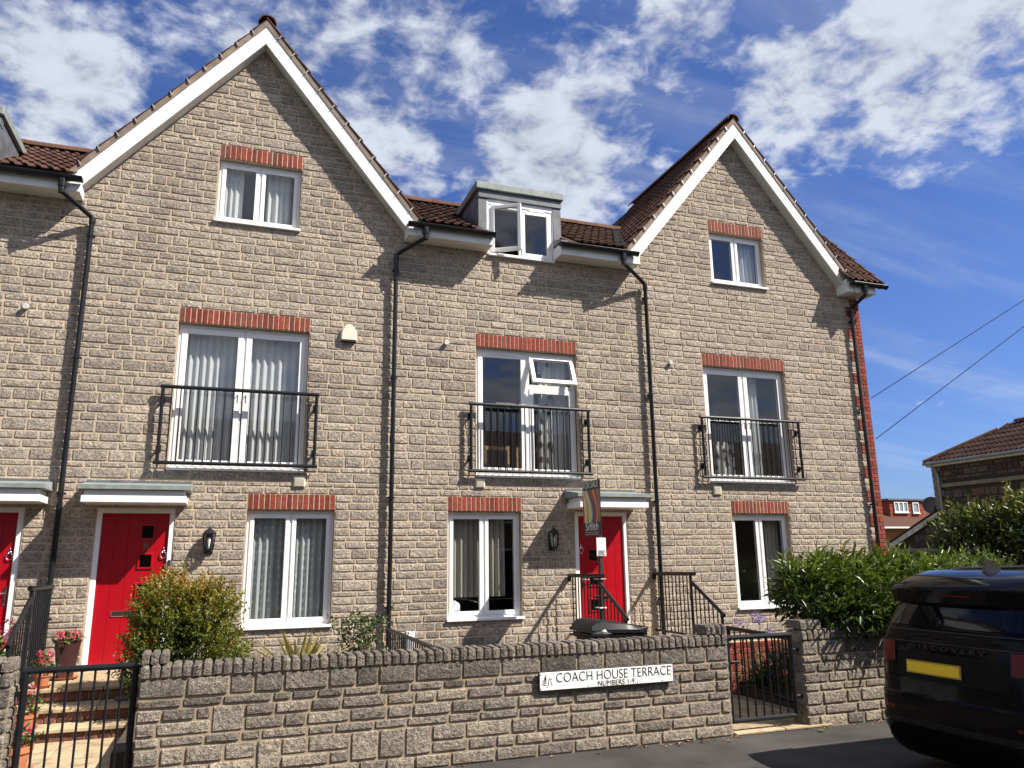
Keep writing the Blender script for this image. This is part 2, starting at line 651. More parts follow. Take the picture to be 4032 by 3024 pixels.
def stone_geo(mb, q, place, proud=0.011, tint=0.5, cell=0.085):
    ub0, ub1, ut0, ut1, v0, v1 = q
    w = 0.5 * (ub1 - ub0 + ut1 - ut0)
    h = v1 - v0
    nu = max(1, min(5, round(w / cell)))
    nv = 1 if h < 0.085 else 2
    e = min(0.010 / max(w, 0.02), 0.3)
    ev = min(0.010 / h, 0.3)
    S = [0, e] + [e + (1 - 2 * e) * (i / nu + random.uniform(-.15, .15) / nu) for i in range(1, nu)] + [1 - e, 1]
    T = [0, ev] + [ev + (1 - 2 * ev) * (j / nv + random.uniform(-.12, .12) / nv) for j in range(1, nv)] + [1 - ev, 1]
    ns, nt_ = len(S), len(T)
    base = proud * random.uniform(0.75, 1.25)
    vs = []
    for j, t in enumerate(T):
        for i, s in enumerate(S):
            bi = i in (0, ns - 1)
            bj = j in (0, nt_ - 1)
            u = (ub0 + (ub1 - ub0) * s) * (1 - t) + (ut0 + (ut1 - ut0) * s) * t
            v = v0 + h * t
            if bi or bj:
                n = -0.006
                u += random.uniform(-.003, .003)
                v += random.uniform(-.003, .003)
                if bi and bj:
                    u += 0.012 if i == 0 else -0.012
                    v += 0.010 if j == 0 else -0.010
            else:
                ring = i in (1, ns - 2) or j in (1, nt_ - 2)
                n = base * (random.uniform(.72, 1.0) if ring else random.uniform(.85, 1.25))
                if i in (1, ns - 2) and j in (1, nt_ - 2):
                    n *= 0.85
            vs.append(place(u, v, n))
    fs = [(j * ns + i, j * ns + i + 1, (j + 1) * ns + i + 1, (j + 1) * ns + i) for j in range(nt_ - 1) for i in range(ns - 1)]
    mb.add(vs, fs, tint)


def fill_courses(z0, z1, pat=(.150, .108, .112, .076), rs=random):
    """course boundaries between two levels"""
    out, z, k = [], z0, rs.randrange(4)
    hs = []
    while z < z1 - 0.04:
        h = pat[k % len(pat)] * rs.uniform(.95, 1.05)
        k += 1 if rs.random() < .8 else 2
        hs.append(h)
        z += h
    if len(hs) > 1 and z - z1 > 0.05:
        hs.pop()
    f = (z1 - z0) / sum(hs)
    z = z0
    for h in hs:
        out.append((z, z + h * f))
        z += h * f
    return out


def course_stones(z0, z1, spans, joint=0.013, lens=(.20, .28, .31, .38, .44)):
    """spans: (xb0, xb1, xt0, xt1); returns stone quads"""
    out = []
    for (a0, a1, t0, t1) in spans:
        lo, hi = max(a0, t0) if a0 != t0 else a0, min(a1, t1) if a1 != t1 else a1
        if (a1 - a0) < 0.05:
            continue
        x = lo + joint * 0.5
        cuts = []
        first = random.uniform(.12, .36)
        pos = x + first
        while pos < hi - 0.11:
            cuts.append(pos)
            pos += random.choice(lens) * random.uniform(.92, 1.08) * (0.9 if z1 - z0 < .09 else 1.0)
        L0 = [(a0, t0)] + [(c, c) for c in cuts]
        L1 = [(c, c) for c in cuts] + [(a1, t1)]
        for (b0, tt0), (b1, tt1) in zip(L0, L1):
            j = joint * 0.5
            if b1 - b0 - 2 * j < 0.03 and tt1 - tt0 - 2 * j < 0.03:
                continue
            q = (b0 + j, max(b1 - j, b0 + j + .004), tt0 + j, max(tt1 - j, tt0 + j + .004), z0 + j, z1 - j)
            out.append(q)
    return out


def subtract(spans, a, b):
    out = []
    for (x0, x1, t0, t1) in spans:
        if b <= min(x0, t0) or a >= max(x1, t1):
            out.append((x0, x1, t0, t1))
            continue
        if a > min(x0, t0) + .03:
            out.append((x0, a, t0, a))
        if b < max(x1, t1) - .03:
            out.append((b, x1, b, t1))
    return out


XB = [-2.20, 2.25, 6.45]                       # party lines
G1X, G3X, GS = 0.045, 8.68, 1.22               # gable centres, slope
WTOP = 9.80                                    # wall apex level
LV = dict(g=2.47, f=5.08, t=7.694)             # lintel undersides
LH = 0.215
SG, SF, ST = 0.875, 3.0, 6.655                 # sill levels
WINS = {
    1: dict(top=(-.502, .697), ff=(-.870, .925), gr=(.198, 1.390), door=(-1.655, -.705)),
    2: dict(ff=(3.509, 5.264), gr=(3.06, 4.238), door=(5.140, 6.078), dorm=(3.735, 4.885)),
    3: dict(top=(8.064, 9.268), ff=(7.727, 9.491), gr=(8.108, 9.305)),
    0: dict(door=(-3.41, -2.462), dorm=(-4.655, -3.505)),
}
HOLES = []                                     # x0, x1, z0, z1 (with the brick lintel)
LINTELS = []
for k, d in WINS.items():
    for nm, (a, b) in d.items():
        if nm == 'top':
            HOLES.append((a, b, ST, LV['t'] + LH)); LINTELS.append((k, a, b, LV['t']))
        elif nm == 'ff':
            HOLES.append((a, b, SF, LV['f'] + LH)); LINTELS.append((k, a, b, LV['f']))
        elif nm == 'gr':
            HOLES.append((a, b, SG, LV['g'] + LH)); LINTELS.append((k, a, b, LV['g']))
        elif nm == 'door':
            HOLES.append((a, b, -0.1, LV['g']))
        elif nm == 'dorm':
            HOLES.append((a, b, 6.645, 8.0))


def quoin_x(z):
    return 11.235 if int(z / .225) % 2 else 11.125


def house_of(x):
    return 0 if x < XB[0] else 1 if x < XB[1] else 2 if x < XB[2] else 3


HOUSE = {}
HOUSE[0] = thing('terraced_house', (-4.2, 2, 0), 'stone terraced house cut off by the left edge of the picture, red door, lead dormer', 'house', 'stone terraced houses of the row')
HOUSE[1] = thing('terraced_house', (0.05, 2, 0), 'stone terraced house under the big left gable with red door number 8', 'house', 'stone terraced houses of the row')
HOUSE[2] = thing('terraced_house', (4.35, 2, 0), 'middle stone terraced house with open dormer window between the two gables', 'house', 'stone terraced houses of the row')
HOUSE[3] = thing('terraced_house', (8.9, 2, 0), 'end stone terraced house under the right gable with red brick corner', 'house', 'stone terraced houses of the row')

# wall cores (mortar shows in the joints)
def wall_cells(mb, X0, X1, Z0, Z1, holes, y0=0.0, y1=0.28):
    zs = sorted({Z0, Z1} | {min(max(h[k], Z0), Z1) for h in holes for k in (2, 3)})
    for z0, z1 in zip(zs, zs[1:]):
        if z1 - z0 < 1e-4:
            continue
        sp = [(X0, X1, X0, X1)]
        for h in holes:
            if h[2] < z1 - 1e-4 and h[3] > z0 + 1e-4:
                sp = subtract(sp, h[0], h[1])
        for s in sp:
            mb.box(s[0], s[1], y0, y1, z0, z1)


WALL = {}
EDGE = [-5.2] + XB + [11.435]
for k in range(4):
    mb = MB()
    hs = [(h[0], h[1], h[2], h[3] - (LH if (h[0], h[1]) in [(l[1], l[2]) for l in LINTELS] else 0)) for h in HOLES]
    wall_cells(mb, EDGE[k], EDGE[k + 1], -0.3, 6.75, hs)
    if k in (1, 3):
        c = G1X if k == 1 else G3X
        a, b = WINS[k]['top']
        t = LV['t']
        hw = lambda z: (WTOP - z) / GS
        mb.prism([(c - hw(6.7505), 6.7505), (a, 6.7505), (a, t), (c - hw(t), t)], 0, .28)
        mb.prism([(b, 6.7505), (c + hw(6.7505), 6.7505), (c + hw(t), t), (b, t)], 0, .28)
        mb.prism([(c - hw(t), t), (c + hw(t), t), (c, WTOP)], 0, .28)
    WALL[k] = mb.build('wall', MORTAR, HOUSE[k])

# stones
stones = {0: [], 1: [], 2: [], 3: []}
levels = [0.0, SG, LV['g'], LV['g'] + LH, SF, LV['f'], LV['f'] + LH, ST, LV['t'], LV['t'] + LH, WTOP - .06]
for za, zb in zip(levels, levels[1:]):
    rows = fill_courses(za, zb) if zb - za > .25 else [(za, (za + zb) / 2), ((za + zb) / 2, zb)]
    for (z0, z1) in rows:
        if z0 < 6.72:
            qx = quoin_x((z0 + z1) / 2)
            spans = [(-4.1, qx, -4.1, qx)]
            if z1 > 6.78:
                spans = [(-4.1, qx, -4.1, min(qx, G3X + (WTOP - z1) / GS))]
        else:
            spans = []
            for c in (G1X, G3X):
                spans.append((c - (WTOP - z0) / GS, c + (WTOP - z0) / GS, c - (WTOP - z1) / GS, c + (WTOP - z1) / GS))
        for h in HOLES:
            if h[2] < z1 - .02 and h[3] > z0 + .02:
                spans = subtract(spans, h[0], h[1])
        for q in course_stones(z0, z1, spans):
            cx, cz = (q[0] + q[1] + q[2] + q[3]) / 4, (z0 + z1) / 2
            big = (z1 - z0) > .13
            tint = min(1, max(0, random.gauss(0.55 if not big else 0.44, 0.15)))
            stones[house_of(cx)].append((q, tint, cx, cz))


def stone_set(lst, parent, mat, place, limit=300, proud=0.011, name='stone', key=None):
    def size(s):
        q = s[0]
        p = Vector(place((q[0] + q[1]) / 2, q[4], 0)) - CAM
        return (q[1] - q[0] + q[3] - q[2]) * (q[5] - q[4]) / p.length_squared
    order = sorted(lst, key=size, reverse=True)
    rest = MB()
    for i, s in enumerate(order):
        if i < limit:
            m1 = MB()
            stone_geo(m1, s[0], place, proud, s[1])
            m1.build(name, mat, parent)
        else:
            stone_geo(rest, s[0], place, proud, s[1])
    if rest.v:
        tag(rest.build('small_stones', mat, parent), kind='stuff')


for k in range(4):
    stone_set(stones[k], WALL[k], STONE, facade_place(0.0))

# brick lintels (soldier courses), each brick on its own
def brick_mesh(w, d, h, b=0.004):
    m = MB()
    m.bbox(0, w, 0, d, 0, h, b)
    return m.mesh('brick', BRICK)


SOLDIER = brick_mesh(.0625, .11, LH - .004)
for (k, a, b, z) in LINTELS:
    n = round((b - a) / .0745)
    p = (b - a) / n
    m = MB()
    m.box(a, b, -.003, .1, z + .002, z + LH - .002)
    lt = m.build('lintel', MORTAR, HOUSE[k])
    for i in range(n):
        inst('brick', SOLDIER, Matrix.Translation((a + i * p + (p - .0625) / 2, -.006 - random.random() * .003, z + .002)) @ Matrix.Rotation(random.uniform(-.004, .004), 4, 'Y'), lt)

# red brick corner of the end house
m = MB()
m.box(11.10, 11.436, -.001, .24, -.3, 6.72)
m.box(11.2, 11.436, .24, 7.5, -.3, 6.72)
QU = m.build('corner_wall', MORTAR, HOUSE[3])
BR1, BR2 = brick_mesh(.215, .1, .065), brick_mesh(.1025, .1, .065)
z = 0.0
r = 0
while z < 6.66:
    x1 = 11.446
    x0 = quoin_x(z + .03)
    x = x1
    half = r % 2
    while x > x0 + .03:
        me, w = (BR2, .1025) if half else (BR1, .215)
        half = False
        if x - w < x0 - .02:
            me, w = BR2, .1025
            if x - w < x0 - .05:
                break
        inst('brick', me, Matrix.Translation((x - w, -.012 - random.random() * .003, z + .005)), QU)
        x -= w + .010
    z += .075
    r += 1

# ------------------------------------------------------------------ roofs
def tile_mesh():
    prof = [(0, .010), (.014, .026), (.035, .034), (.056, .026), (.070, .004), (.150, .004), (.164, .026), (.185, .034), (.206, .026), (.220, .004), (.300, .004)]
    L = .40
    m = MB()
    n = len(prof)
    vs = [(u, 0, h + .030) for u, h in prof] + [(u, L, h + .002) for u, h in prof] + [(u, 0.002, h + .010) for u, h in prof]
    fs = [(i, i + 1, n + i + 1, n + i) for i in range(n - 1)] + [(2 * n + i, 2 * n + i + 1, i + 1, i) for i in range(n - 1)]
    fs += [(2 * n, 0, n), (n - 1, 3 * n - 1, 2 * n - 1)]
    m.add(vs, fs)
    return m.mesh('tile', TILE, smooth=True)


TILEM = tile_mesh()
TW, TG = .300, .335


def frame_matrix(o, u, v):
    u, v = Vector(u).normalized(), Vector(v).normalized()
    n = u.cross(v)
    return Matrix((( u.x, v.x, n.x, o[0]), (u.y, v.y, n.y, o[1]), (u.z, v.z, n.z, o[2]), (0, 0, 0, 1)))


def lay_tiles(parent, o, u, v, cols, rows, keep=None, jitter=.004, me=None):
    u, v = Vector(u).normalized(), Vector(v).normalized()
    for r in range(rows):
        for c in cols:
            p = Vector(o) + u * (c * TW) + v * (r * TG)
            ctr = p + u * (TW / 2) + v * .2
            if keep and not keep(ctr):
                continue
            p += Vector((random.uniform(-jitter, jitter), 0, random.uniform(-jitter, jitter) * .6))
            inst('tile', me or TILEM, frame_matrix(p, u, v), parent)


MS = .60                                           # slope of the main roof
EY, EZ, RY = -.42, 6.90, 2.5
RZ = EZ + MS * (RY - EY)
RTOP = 10.03                                       # gable roof apex under the tiles
ROOF = {}
th = Vector((0, MS, -1)).normalized() * .05
def sheet(mb, pts, t=.045):
    a, b, c = (Vector(p) for p in pts[:3])
    n = (b - a).cross(c - a).normalized()
    if n.z < 0:
        n = -n
    k = len(pts)
    vs = [Vector(p) for p in pts] + [Vector(p) - n * t for p in pts]
    mb.add(vs, [tuple(range(k)), tuple(range(2 * k - 1, k - 1, -1))] + [(i, i + k, (i + 1) % k + k, (i + 1) % k) for i in range(k)])


def gx(z, c, side):
    return c + side * (RTOP - z) / GS


for k in (0, 2):
    m = MB()
    if k == 2:
        zd = EZ + MS * (1.07 - EY)
        sheet(m, [(gx(EZ, G1X, 1), EY, EZ), (3.58, EY, EZ), (3.58, 1.07, zd), (gx(zd, G1X, 1), 1.07, zd)])
        sheet(m, [(5.03, EY, EZ), (gx(EZ, G3X, -1), EY, EZ), (gx(zd, G3X, -1), 1.07, zd), (5.03, 1.07, zd)])
        sheet(m, [(gx(zd, G1X, 1), 1.07, zd), (gx(zd, G3X, -1), 1.07, zd), (gx(RZ, G3X, -1), RY, RZ), (gx(RZ, G1X, 1), RY, RZ)])
        sheet(m, [(gx(RZ, G1X, 1), RY, RZ), (gx(RZ, G3X, -1), RY, RZ), (6.4, 5.6, EZ), (2.4, 5.6, EZ)])
    else:
        zd = EZ + MS * (1.07 - EY)
        sheet(m, [(-3.36, EY, EZ), (gx(EZ, G1X, -1), EY, EZ), (gx(zd, G1X, -1), 1.07, zd), (-3.36, 1.07, zd)])
        sheet(m, [(-5.2, 1.07, zd), (gx(zd, G1X, -1), 1.07, zd), (gx(RZ, G1X, -1), RY, RZ), (-5.2, RY, RZ)])
        sheet(m, [(-5.2, RY, RZ), (gx(RZ, G1X, -1), RY, RZ), (-2.4, 5.6, EZ), (-5.2, 5.6, EZ)])
    ROOF[k] = m.build('roof', TILE, HOUSE[k])
vdir = (0, 1, MS)
dm = {2: (3.50, 5.10), 0: (-4.89, -3.29)}
for k in (0, 2):
    def keep(p, k=k):
        d0, d1 = dm[k]
        if d0 + .02 < p.x < d1 - .02 and p.y < 1.05:
            return False
        z = p.z
        if k == 2:
            return gx(z, G1X, 1) - .05 < p.x < gx(z, G3X, -1) - .10
        return p.x < gx(z, G1X, -1) + .02
    x0 = -5.0 if k == 0 else 1.3
    lay_tiles(ROOF[k], (x0, EY, EZ), (1, 0, 0), vdir, range(0, 22 if k == 2 else 13), 10, keep)
RIDGEM = MB()
prof = [(math.cos(a) * .135, math.sin(a) * .12) for a in [math.pi * i / 8 for i in range(9)]]
vs = [(x, y, z) for x in (0, .445) for y, z in prof] + [(x, y * .85, z * .85) for x in (0, .445) for y, z in prof]
RIDGEM.add(vs, [(i, i + 1, 9 + i + 1, 9 + i) for i in range(8)] + [(i, 18 + i, 18 + i + 1, i + 1) for i in range(8)] + [(9 + i, 9 + i + 1, 27 + i + 1, 27 + i) for i in range(8)])
RIDGEM = RIDGEM.mesh('ridge_tile', RIDGE, smooth=True)
for k in (0, 2):
    xs = [(-5.0 + i * .45) for i in range(6)] if k == 0 else [2.0 + i * .45 for i in range(13)]
    for x in xs:
        inst('ridge_tile', RIDGEM, Matrix.Translation((x, RY, RZ + .005)) @ Matrix.Rotation(random.uniform(-.012, .012), 4, 'Y'), ROOF[k])

# gables
YV = -.235
for k, c in ((1, G1X), (3, G3X)):
    H = HOUSE[k]
    m = MB()
    hw = 2.56
    for s in (-1, 1):
        sheet(m, [(c, -.19, RTOP), (c + s * hw, -.19, RTOP - GS * hw), (c + s * hw, 5.2, RTOP - GS * hw), (c, 5.2, RTOP)], .05)
    if k == 3:                                     # steep strip of roof beyond the gable, ending at the right verge
        s2 = 1.11
        y2 = 1.3
        z2 = EZ + s2 * (y2 - EY)
        sheet(m, [(11.15, EY, EZ), (11.74, EY, EZ), (11.74, y2, z2), (gx(z2, c, 1), y2, z2)], .05)
        sheet(m, [(gx(z2, c, 1), y2, z2), (11.74, y2, z2), (11.74, 5.2, 7.0), (gx(7.0, c, 1), 5.2, 7.0)], .05)
    rf = m.build('roof', TILE, H)
    ROOF[k] = rf
    vl = Vector((1, 0, GS))
    vr = Vector((-1, 0, GS))
    ol = Vector((c - hw, 0, RTOP - GS * hw))
    orr = Vector((c + hw, 0, RTOP - GS * hw))
    nrow = 12
    ncol = 13 if k == 3 else 1
    def ridge_keep(p, c=c):
        return p.z < RTOP - .02
    lay_tiles(rf, (ol.x, YV + TW * ncol, ol.z), (0, -1, 0), vl, range(0, ncol), nrow, ridge_keep)
    lay_tiles(rf, (orr.x, YV, orr.z), (0, 1, 0), vr, range(0, 1), nrow, ridge_keep)
    if k == 3:
        lay_tiles(rf, (11.76, EY, EZ), (1, 0, 0), (0, 1, s2), range(-5, 0), 7, lambda p: p.x > gx(p.z, G3X, 1) - .12)
    # ridge
    for i in range(9):
        inst('ridge_tile', RIDGEM, Matrix.Translation((c, YV + .01 + i * .45, RTOP - .015)) @ Matrix.Rotation(math.pi / 2, 4, 'Z'), rf)
    # verge bedding, barge boards, soffit
    for s in (-1, 1):
        m = MB()
        zt = RTOP + .015
        m.prism([(c, zt), (c + s * hw, zt - GS * hw), (c + s * hw, zt - GS * hw - .125), (c, zt - .125)], YV + .012, -.12)
        m.build('verge', VERGE, H)
        m = MB()
        tb, bb, e = 9.918, 9.622, 2.42
        m.prism([(c, tb), (c + s * e, tb - GS * e), (c + s * e, bb - GS * e + .10), (c + s * (e - .08), bb - GS * (e - .08)), (c, bb)], -.212, -.185)
        m.build('bargeboard', BARGE, H)
        m = MB()
        m.prism([(c, bb + .022), (c + s * (e - .02), bb + .022 - GS * (e - .02)), (c + s * (e - .02), bb + .004 - GS * (e - .02)), (c, bb + .004)], -.185, -.004)
        m.build('soffit', SOFFIT, H)
        # clips along the verge
        cl = MB()
        cl.box(-.035, .035, -.008, .008, -.006, .006)
        cm = cl.mesh('clip', STEEL)
        for r in range(1, nrow):
            d = r * TG
            ln = math.sqrt(1 + GS * GS)
            x = c + s * (hw - d / ln)
            zz = RTOP - GS * hw + GS * d / ln
            if abs(x - c) < .12:
                continue
            inst('clip', cm, Matrix.Translation((x - s * .02, YV - .004, zz + .005)) @ Matrix.Rotation(s * math.atan(GS) + math.pi / 2 * .8 * s, 4, 'Y'), rf)
    # boxed eaves foot either side of the barge boards
    for xa, xb, zz in (((c - 2.42, c - 2.27, 6.93), (c + 2.27, c + 2.42, 6.93)) if k == 1 else ((c - 2.42, c - 2.28, 6.93), (c + 2.25, c + 2.41, 6.96))):
        m = MB()
        m.bbox(xa, xb, -.31, -.002, 6.705, zz, .004)
        m.build('eaves_box', BARGE, H)
# lead valley gutters
VALLEY = simple('dark_valley_lead', (.010, .010, .011), .9, var=.3, spec=.1)
for k, c, s in ((2, G3X, -1),):
    a = Vector((gx(EZ, c, s) + .07 * s, EY + .14, EZ + .13))
    b = Vector((gx(RZ, c, s) + .07 * s, RY, RZ + .07))
    a.x += s * .0
    m = MB()
    wv = Vector((.10, 0, 0))
    m.add([a - wv, a + wv, b + wv, b - wv, a - wv - Vector((0, 0, .03)), a + wv - Vector((0, 0, .03)), b + wv - Vector((0, 0, .03)), b - wv - Vector((0, 0, .03))],
          [(0, 1, 2, 3), (7, 6, 5, 4), (0, 4, 5, 1), (1, 5, 6, 2), (2, 6, 7, 3), (3, 7, 4, 0)])
    m.build('valley_lead', VALLEY, HOUSE[k])


# ------------------------------------------------------------------ eaves, gutters, downpipes
def eaves(k, x0, x1, soff=True):
    H = HOUSE[k]
    m = MB()
    m.bbox(x0, x1, -.335, -.31, 6.70, 6.875, .004)
    m.build('fascia', BARGE, H)
    m = MB()
    m.box(x0 + .002, x1 - .002, -.31, -.003, 6.704, 6.722)
    m.build('soffit', SOFFIT, H)
    for xa, xb in ((x0 + .001, x0 + .02), (x1 - .02, x1 - .001)):
        m = MB()
        m.box(xa, xb, -.309, -.003, 6.7225, 6.90)
        m.build('eaves_end', BARGE, H)


def gutter(k, x0, x1):
    H = HOUSE[k]
    m = MB()
    cy, cz, r = -.398, 6.868, .060
    pr = [(cy + math.cos(a) * r, cz + math.sin(a) * r) for a in [math.pi + math.pi * i / 10 for i in range(11)]]
    pi_ = [(cy + math.cos(a) * (r - .005), cz + math.sin(a) * (r - .005)) for a in [math.pi + math.pi * i / 10 for i in range(11)]]
    loop = pr + pi_[::-1]
    m.prism(loop, x0, x1, 'x')
    lip = [(cy - r + .004 + math.cos(a) * .008, cz + math.sin(a) * .008) for a in [6.28318 * i / 8 for i in range(8)]]
    m.prism(lip, x0, x1, 'x')
    for x in (x0 - .004, x1 + .004):
        m.prism([(cy + math.cos(a) * (r + .006), cz + math.sin(a) * (r + .006)) for a in [math.pi + math.pi * i / 10 for i in range(11)]], x - .008, x + .008, 'x')
    g = m.build('gutter', PIPE, H, smooth=True)
    n = max(2, int((x1 - x0) / .75))
    for i in range(n):
        x = x0 + .15 + (x1 - x0 - .3) * i / max(n - 1, 1)
        b = MB()
        b.prism([(cy + math.cos(a) * (r + .008), cz + math.sin(a) * (r + .008)) for a in [math.pi + math.pi * i2 / 8 for i2 in range(9)]], x - .012, x + .012, 'x')
        b.build('bracket', PIPE, g)
    return g


eaves(0, -5.2, G1X - 2.425)
eaves(2, G1X + 2.425, 3.70)
eaves(2, 4.90, G3X - 2.425)
eaves(3, G3X + 2.42, 11.60)
gutter(0, -5.2, -2.20)
gutter(2, 2.30, 3.70)
gutter(2, 4.87, 6.30)
gutter(3, 10.98, 11.80)


def downpipe(k, xo, xp, zb):
    m = MB()
    yw = -.085
    m.lathe([(.052, 0), (.052, .11), (.038, .11), (.038, 0)], (xo, -.398, 6.71), 12)
    pts = [(xo, -.398, 6.80), (xo, -.398, 6.665), (xo + (xp - xo) * .06, -.385, 6.635), (xo + (xp - xo) * .94, yw - .02, 6.385 + .07), (xp, yw, 6.40), (xp, yw, zb)]
    m.tube(pts, .034, 12)
    for q in (1, 4):
        a = Vector(pts[q])
        m.lathe([(.041, -.045), (.043, -.02), (.043, .03), (.041, .05)], tuple(a), 12)
    dp = m.build('downpipe', PIPE, HOUSE[k], smooth=True)
    for z in (6.18, 4.45, 2.65, 1.1):
        b = MB()
        b.lathe([(.041, -.018), (.041, .018)], (xp, yw, z), 12)
        b.box(xp - .055, xp + .055, yw + .03, yw + .048, z - .014, z + .014)
        b.box(xp - .012, xp + .012, yw + .03, -.004, z - .012, z + .012)
        b.build('bracket', PIPE, dp)


downpipe(1, -2.42, -2.075, 0.25)
downpipe(2, 2.575, 2.18, 0.2)
downpipe(2, 6.03, 6.60, 0.3)
downpipe(3, 11.27, 11.17, 0.2)


# ------------------------------------------------------------------ windows
def pane(parent, x0, x1, z0, z1, y, M=None, mat=None):
    m = MB()
    m.box(x0, x1, y, y + .012, z0, z1, M)
    m.build('pane', mat or GLASS, parent)


def sash(parent, x0, x1, z0, z1, w, y, M=None, vent=None):
    m = MB()
    m.ring(x0, x1, z0, z1, w, y, y + .06, M)
    m.ring(x0 + w - .016, x1 - w + .016, z0 + w - .016, z1 - w + .016, .016, y + .012, y + .03, M)
    s = m.build('sash', UPVC, parent)
    m = MB()
    m.ring(x0 + w - .003, x1 - w + .003, z0 + w - .003, z1 - w + .003, .007, y + .014, y + .028, M)
    m.build('gasket', DARK, parent)
    pane(parent, x0 + w - .004, x1 - w + .004, z0 + w - .004, z1 - w + .004, y + .020, M)
    if vent:
        trickle(parent, vent[0], vent[1], vent[2], y)
    return s


def trickle(parent, x0, x1, z, y):
    m = MB()
    m.bbox(x0, x1, y - .012, y + .004, z - .011, z + .011, .004)
    m.box(x0 + .01, x1 - .01, y - .014, y - .0125, z - .009, z - .004)
    m.build('trickle_vent', UPVC, parent)


def room(k, x0, x1, z0, z1, d=2.4):
    m = MB()
    a, b, c, e = x0 - .5, x1 + .5, z0 - .4, z1 + .25
    lo = max(EDGE[k] + .03, a)
    hi = min(EDGE[k + 1] - .03, b)
    y0, y1 = .285, d
    vs = [(x, y, z) for z in (c, e) for y in (y0, y1) for x in (lo, hi)]
    m.add(vs, [(0, 1, 3, 2), (4, 6, 7, 5), (2, 3, 7, 6), (0, 2, 6, 4), (1, 5, 7, 3)])
    m.build('room_lining', ROOM, HOUSE[k])


YF = .09


def reveal(k, x0, x1, z0, z1):
    pass


def window2(k, x0, x1, z0, z1, door=False, sillp=True):
    """two-light casement"""
    H = HOUSE[k]
    f = .045
    m = MB()
    zf = z0 + (.03 if not door else .02)
    m.ring(x0 + .003, x1 - .003, zf, z1 - .002, f, YF, YF + .075, wt=.055)
    xm = (x0 + x1) / 2
    m.bbox(xm - .028, xm + .028, YF + .003, YF + .07, zf + f, z1 - .06, .004)
    W = m.build('window', UPVC, H)
    w = .058 if not door else .082
    for (a, b) in ((x0 + f + .002, xm - .016), (xm + .016, x1 - f - .002)):
        sash(W, a, b, zf + f - .006, z1 - .058, w, YF - .014)
        c = (a + b) / 2
        l = (b - a) * .24
        trickle(W, c - l, c + l, z1 - .028, YF)
    m = MB()
    if door:
        m.bbox(x0 + .004, x1 - .004, -.035, YF + .05, z0 - .012, z0 + .026, .005)
    else:
        m.bbox(x0 - .02, x1 + .02, -.05, YF + .05, z0 - .006, z0 + .034, .005)
    m.build('sill', UPVC, W)
    if door:
        m = MB()
        for s in (-.055, .055):
            m.tube([(xm + s, YF - .02, zf + 1.06), (xm + s, YF - .055, zf + 1.06), (xm + s, YF - .055, zf + .94)], .008, 6)
        m.build('handle', CHROME if False else METAL, W)
    room(k, x0, x1, z0, z1)
    return W


window2(1, *WINS[1]['top'], ST, LV['t'])
window2(3, *WINS[3]['top'], ST, LV['t'])
window2(1, *WINS[1]['gr'], SG, LV['g'])
window2(2, *WINS[2]['gr'], SG, LV['g'])
window2(3, *WINS[3]['gr'], SG, LV['g'])
window2(1, *WINS[1]['ff'], SF, LV['f'], door=True)
window2(3, *WINS[3]['ff'], SF, LV['f'], door=True)
# middle house: full light on the left, open fanlight over a fixed light on the right
x0, x1 = WINS[2]['ff']
z0, z1 = SF, LV['f']
xm = (x0 + x1) / 2 + .02
m = MB()
m.ring(x0 + .003, x1 - .003, z0 + .02, z1 - .002, .05, YF, YF + .075, wt=.06)
m.bbox(xm - .04, xm + .04, YF + .003, YF + .07, z0 + .07, z1 - .06, .004)
m.bbox(xm + .04, x1 - .05, YF + .004, YF + .068, 4.445, 4.53, .004)
W = m.build('window', UPVC, HOUSE[2])
sash(W, x0 + .05, xm - .03, z0 + .068, z1 - .06, .085, YF - .014)
trickle(W, x0 + .25, xm - .22, z1 - .085, YF - .018)
sash(W, xm + .03, x1 - .052, z0 + .068, 4.455, .075, YF - .010)
hx = Matrix.Translation((0, YF - .014, z1 - .06)) @ Matrix.Rotation(R_(-21), 4, 'X') @ Matrix.Translation((0, -(YF - .014), -(z1 - .06)))
sash(W, xm + .025, x1 - .045, 4.50, z1 - .062, .068, YF - .018, hx)
m = MB()
m.bbox(x0 + .004, x1 - .004, -.035, YF + .05, z0 - .012, z0 + .026, .005)
m.build('sill', UPVC, W)
m = MB()
m.bbox((xm + x1) / 2 - .2, (xm + x1) / 2 + .2, YF - .034, YF - .017, z1 - .10, z1 - .078, .004, hx)
m.build('trickle_vent', UPVC, W)
room(2, x0, x1, z0, z1)


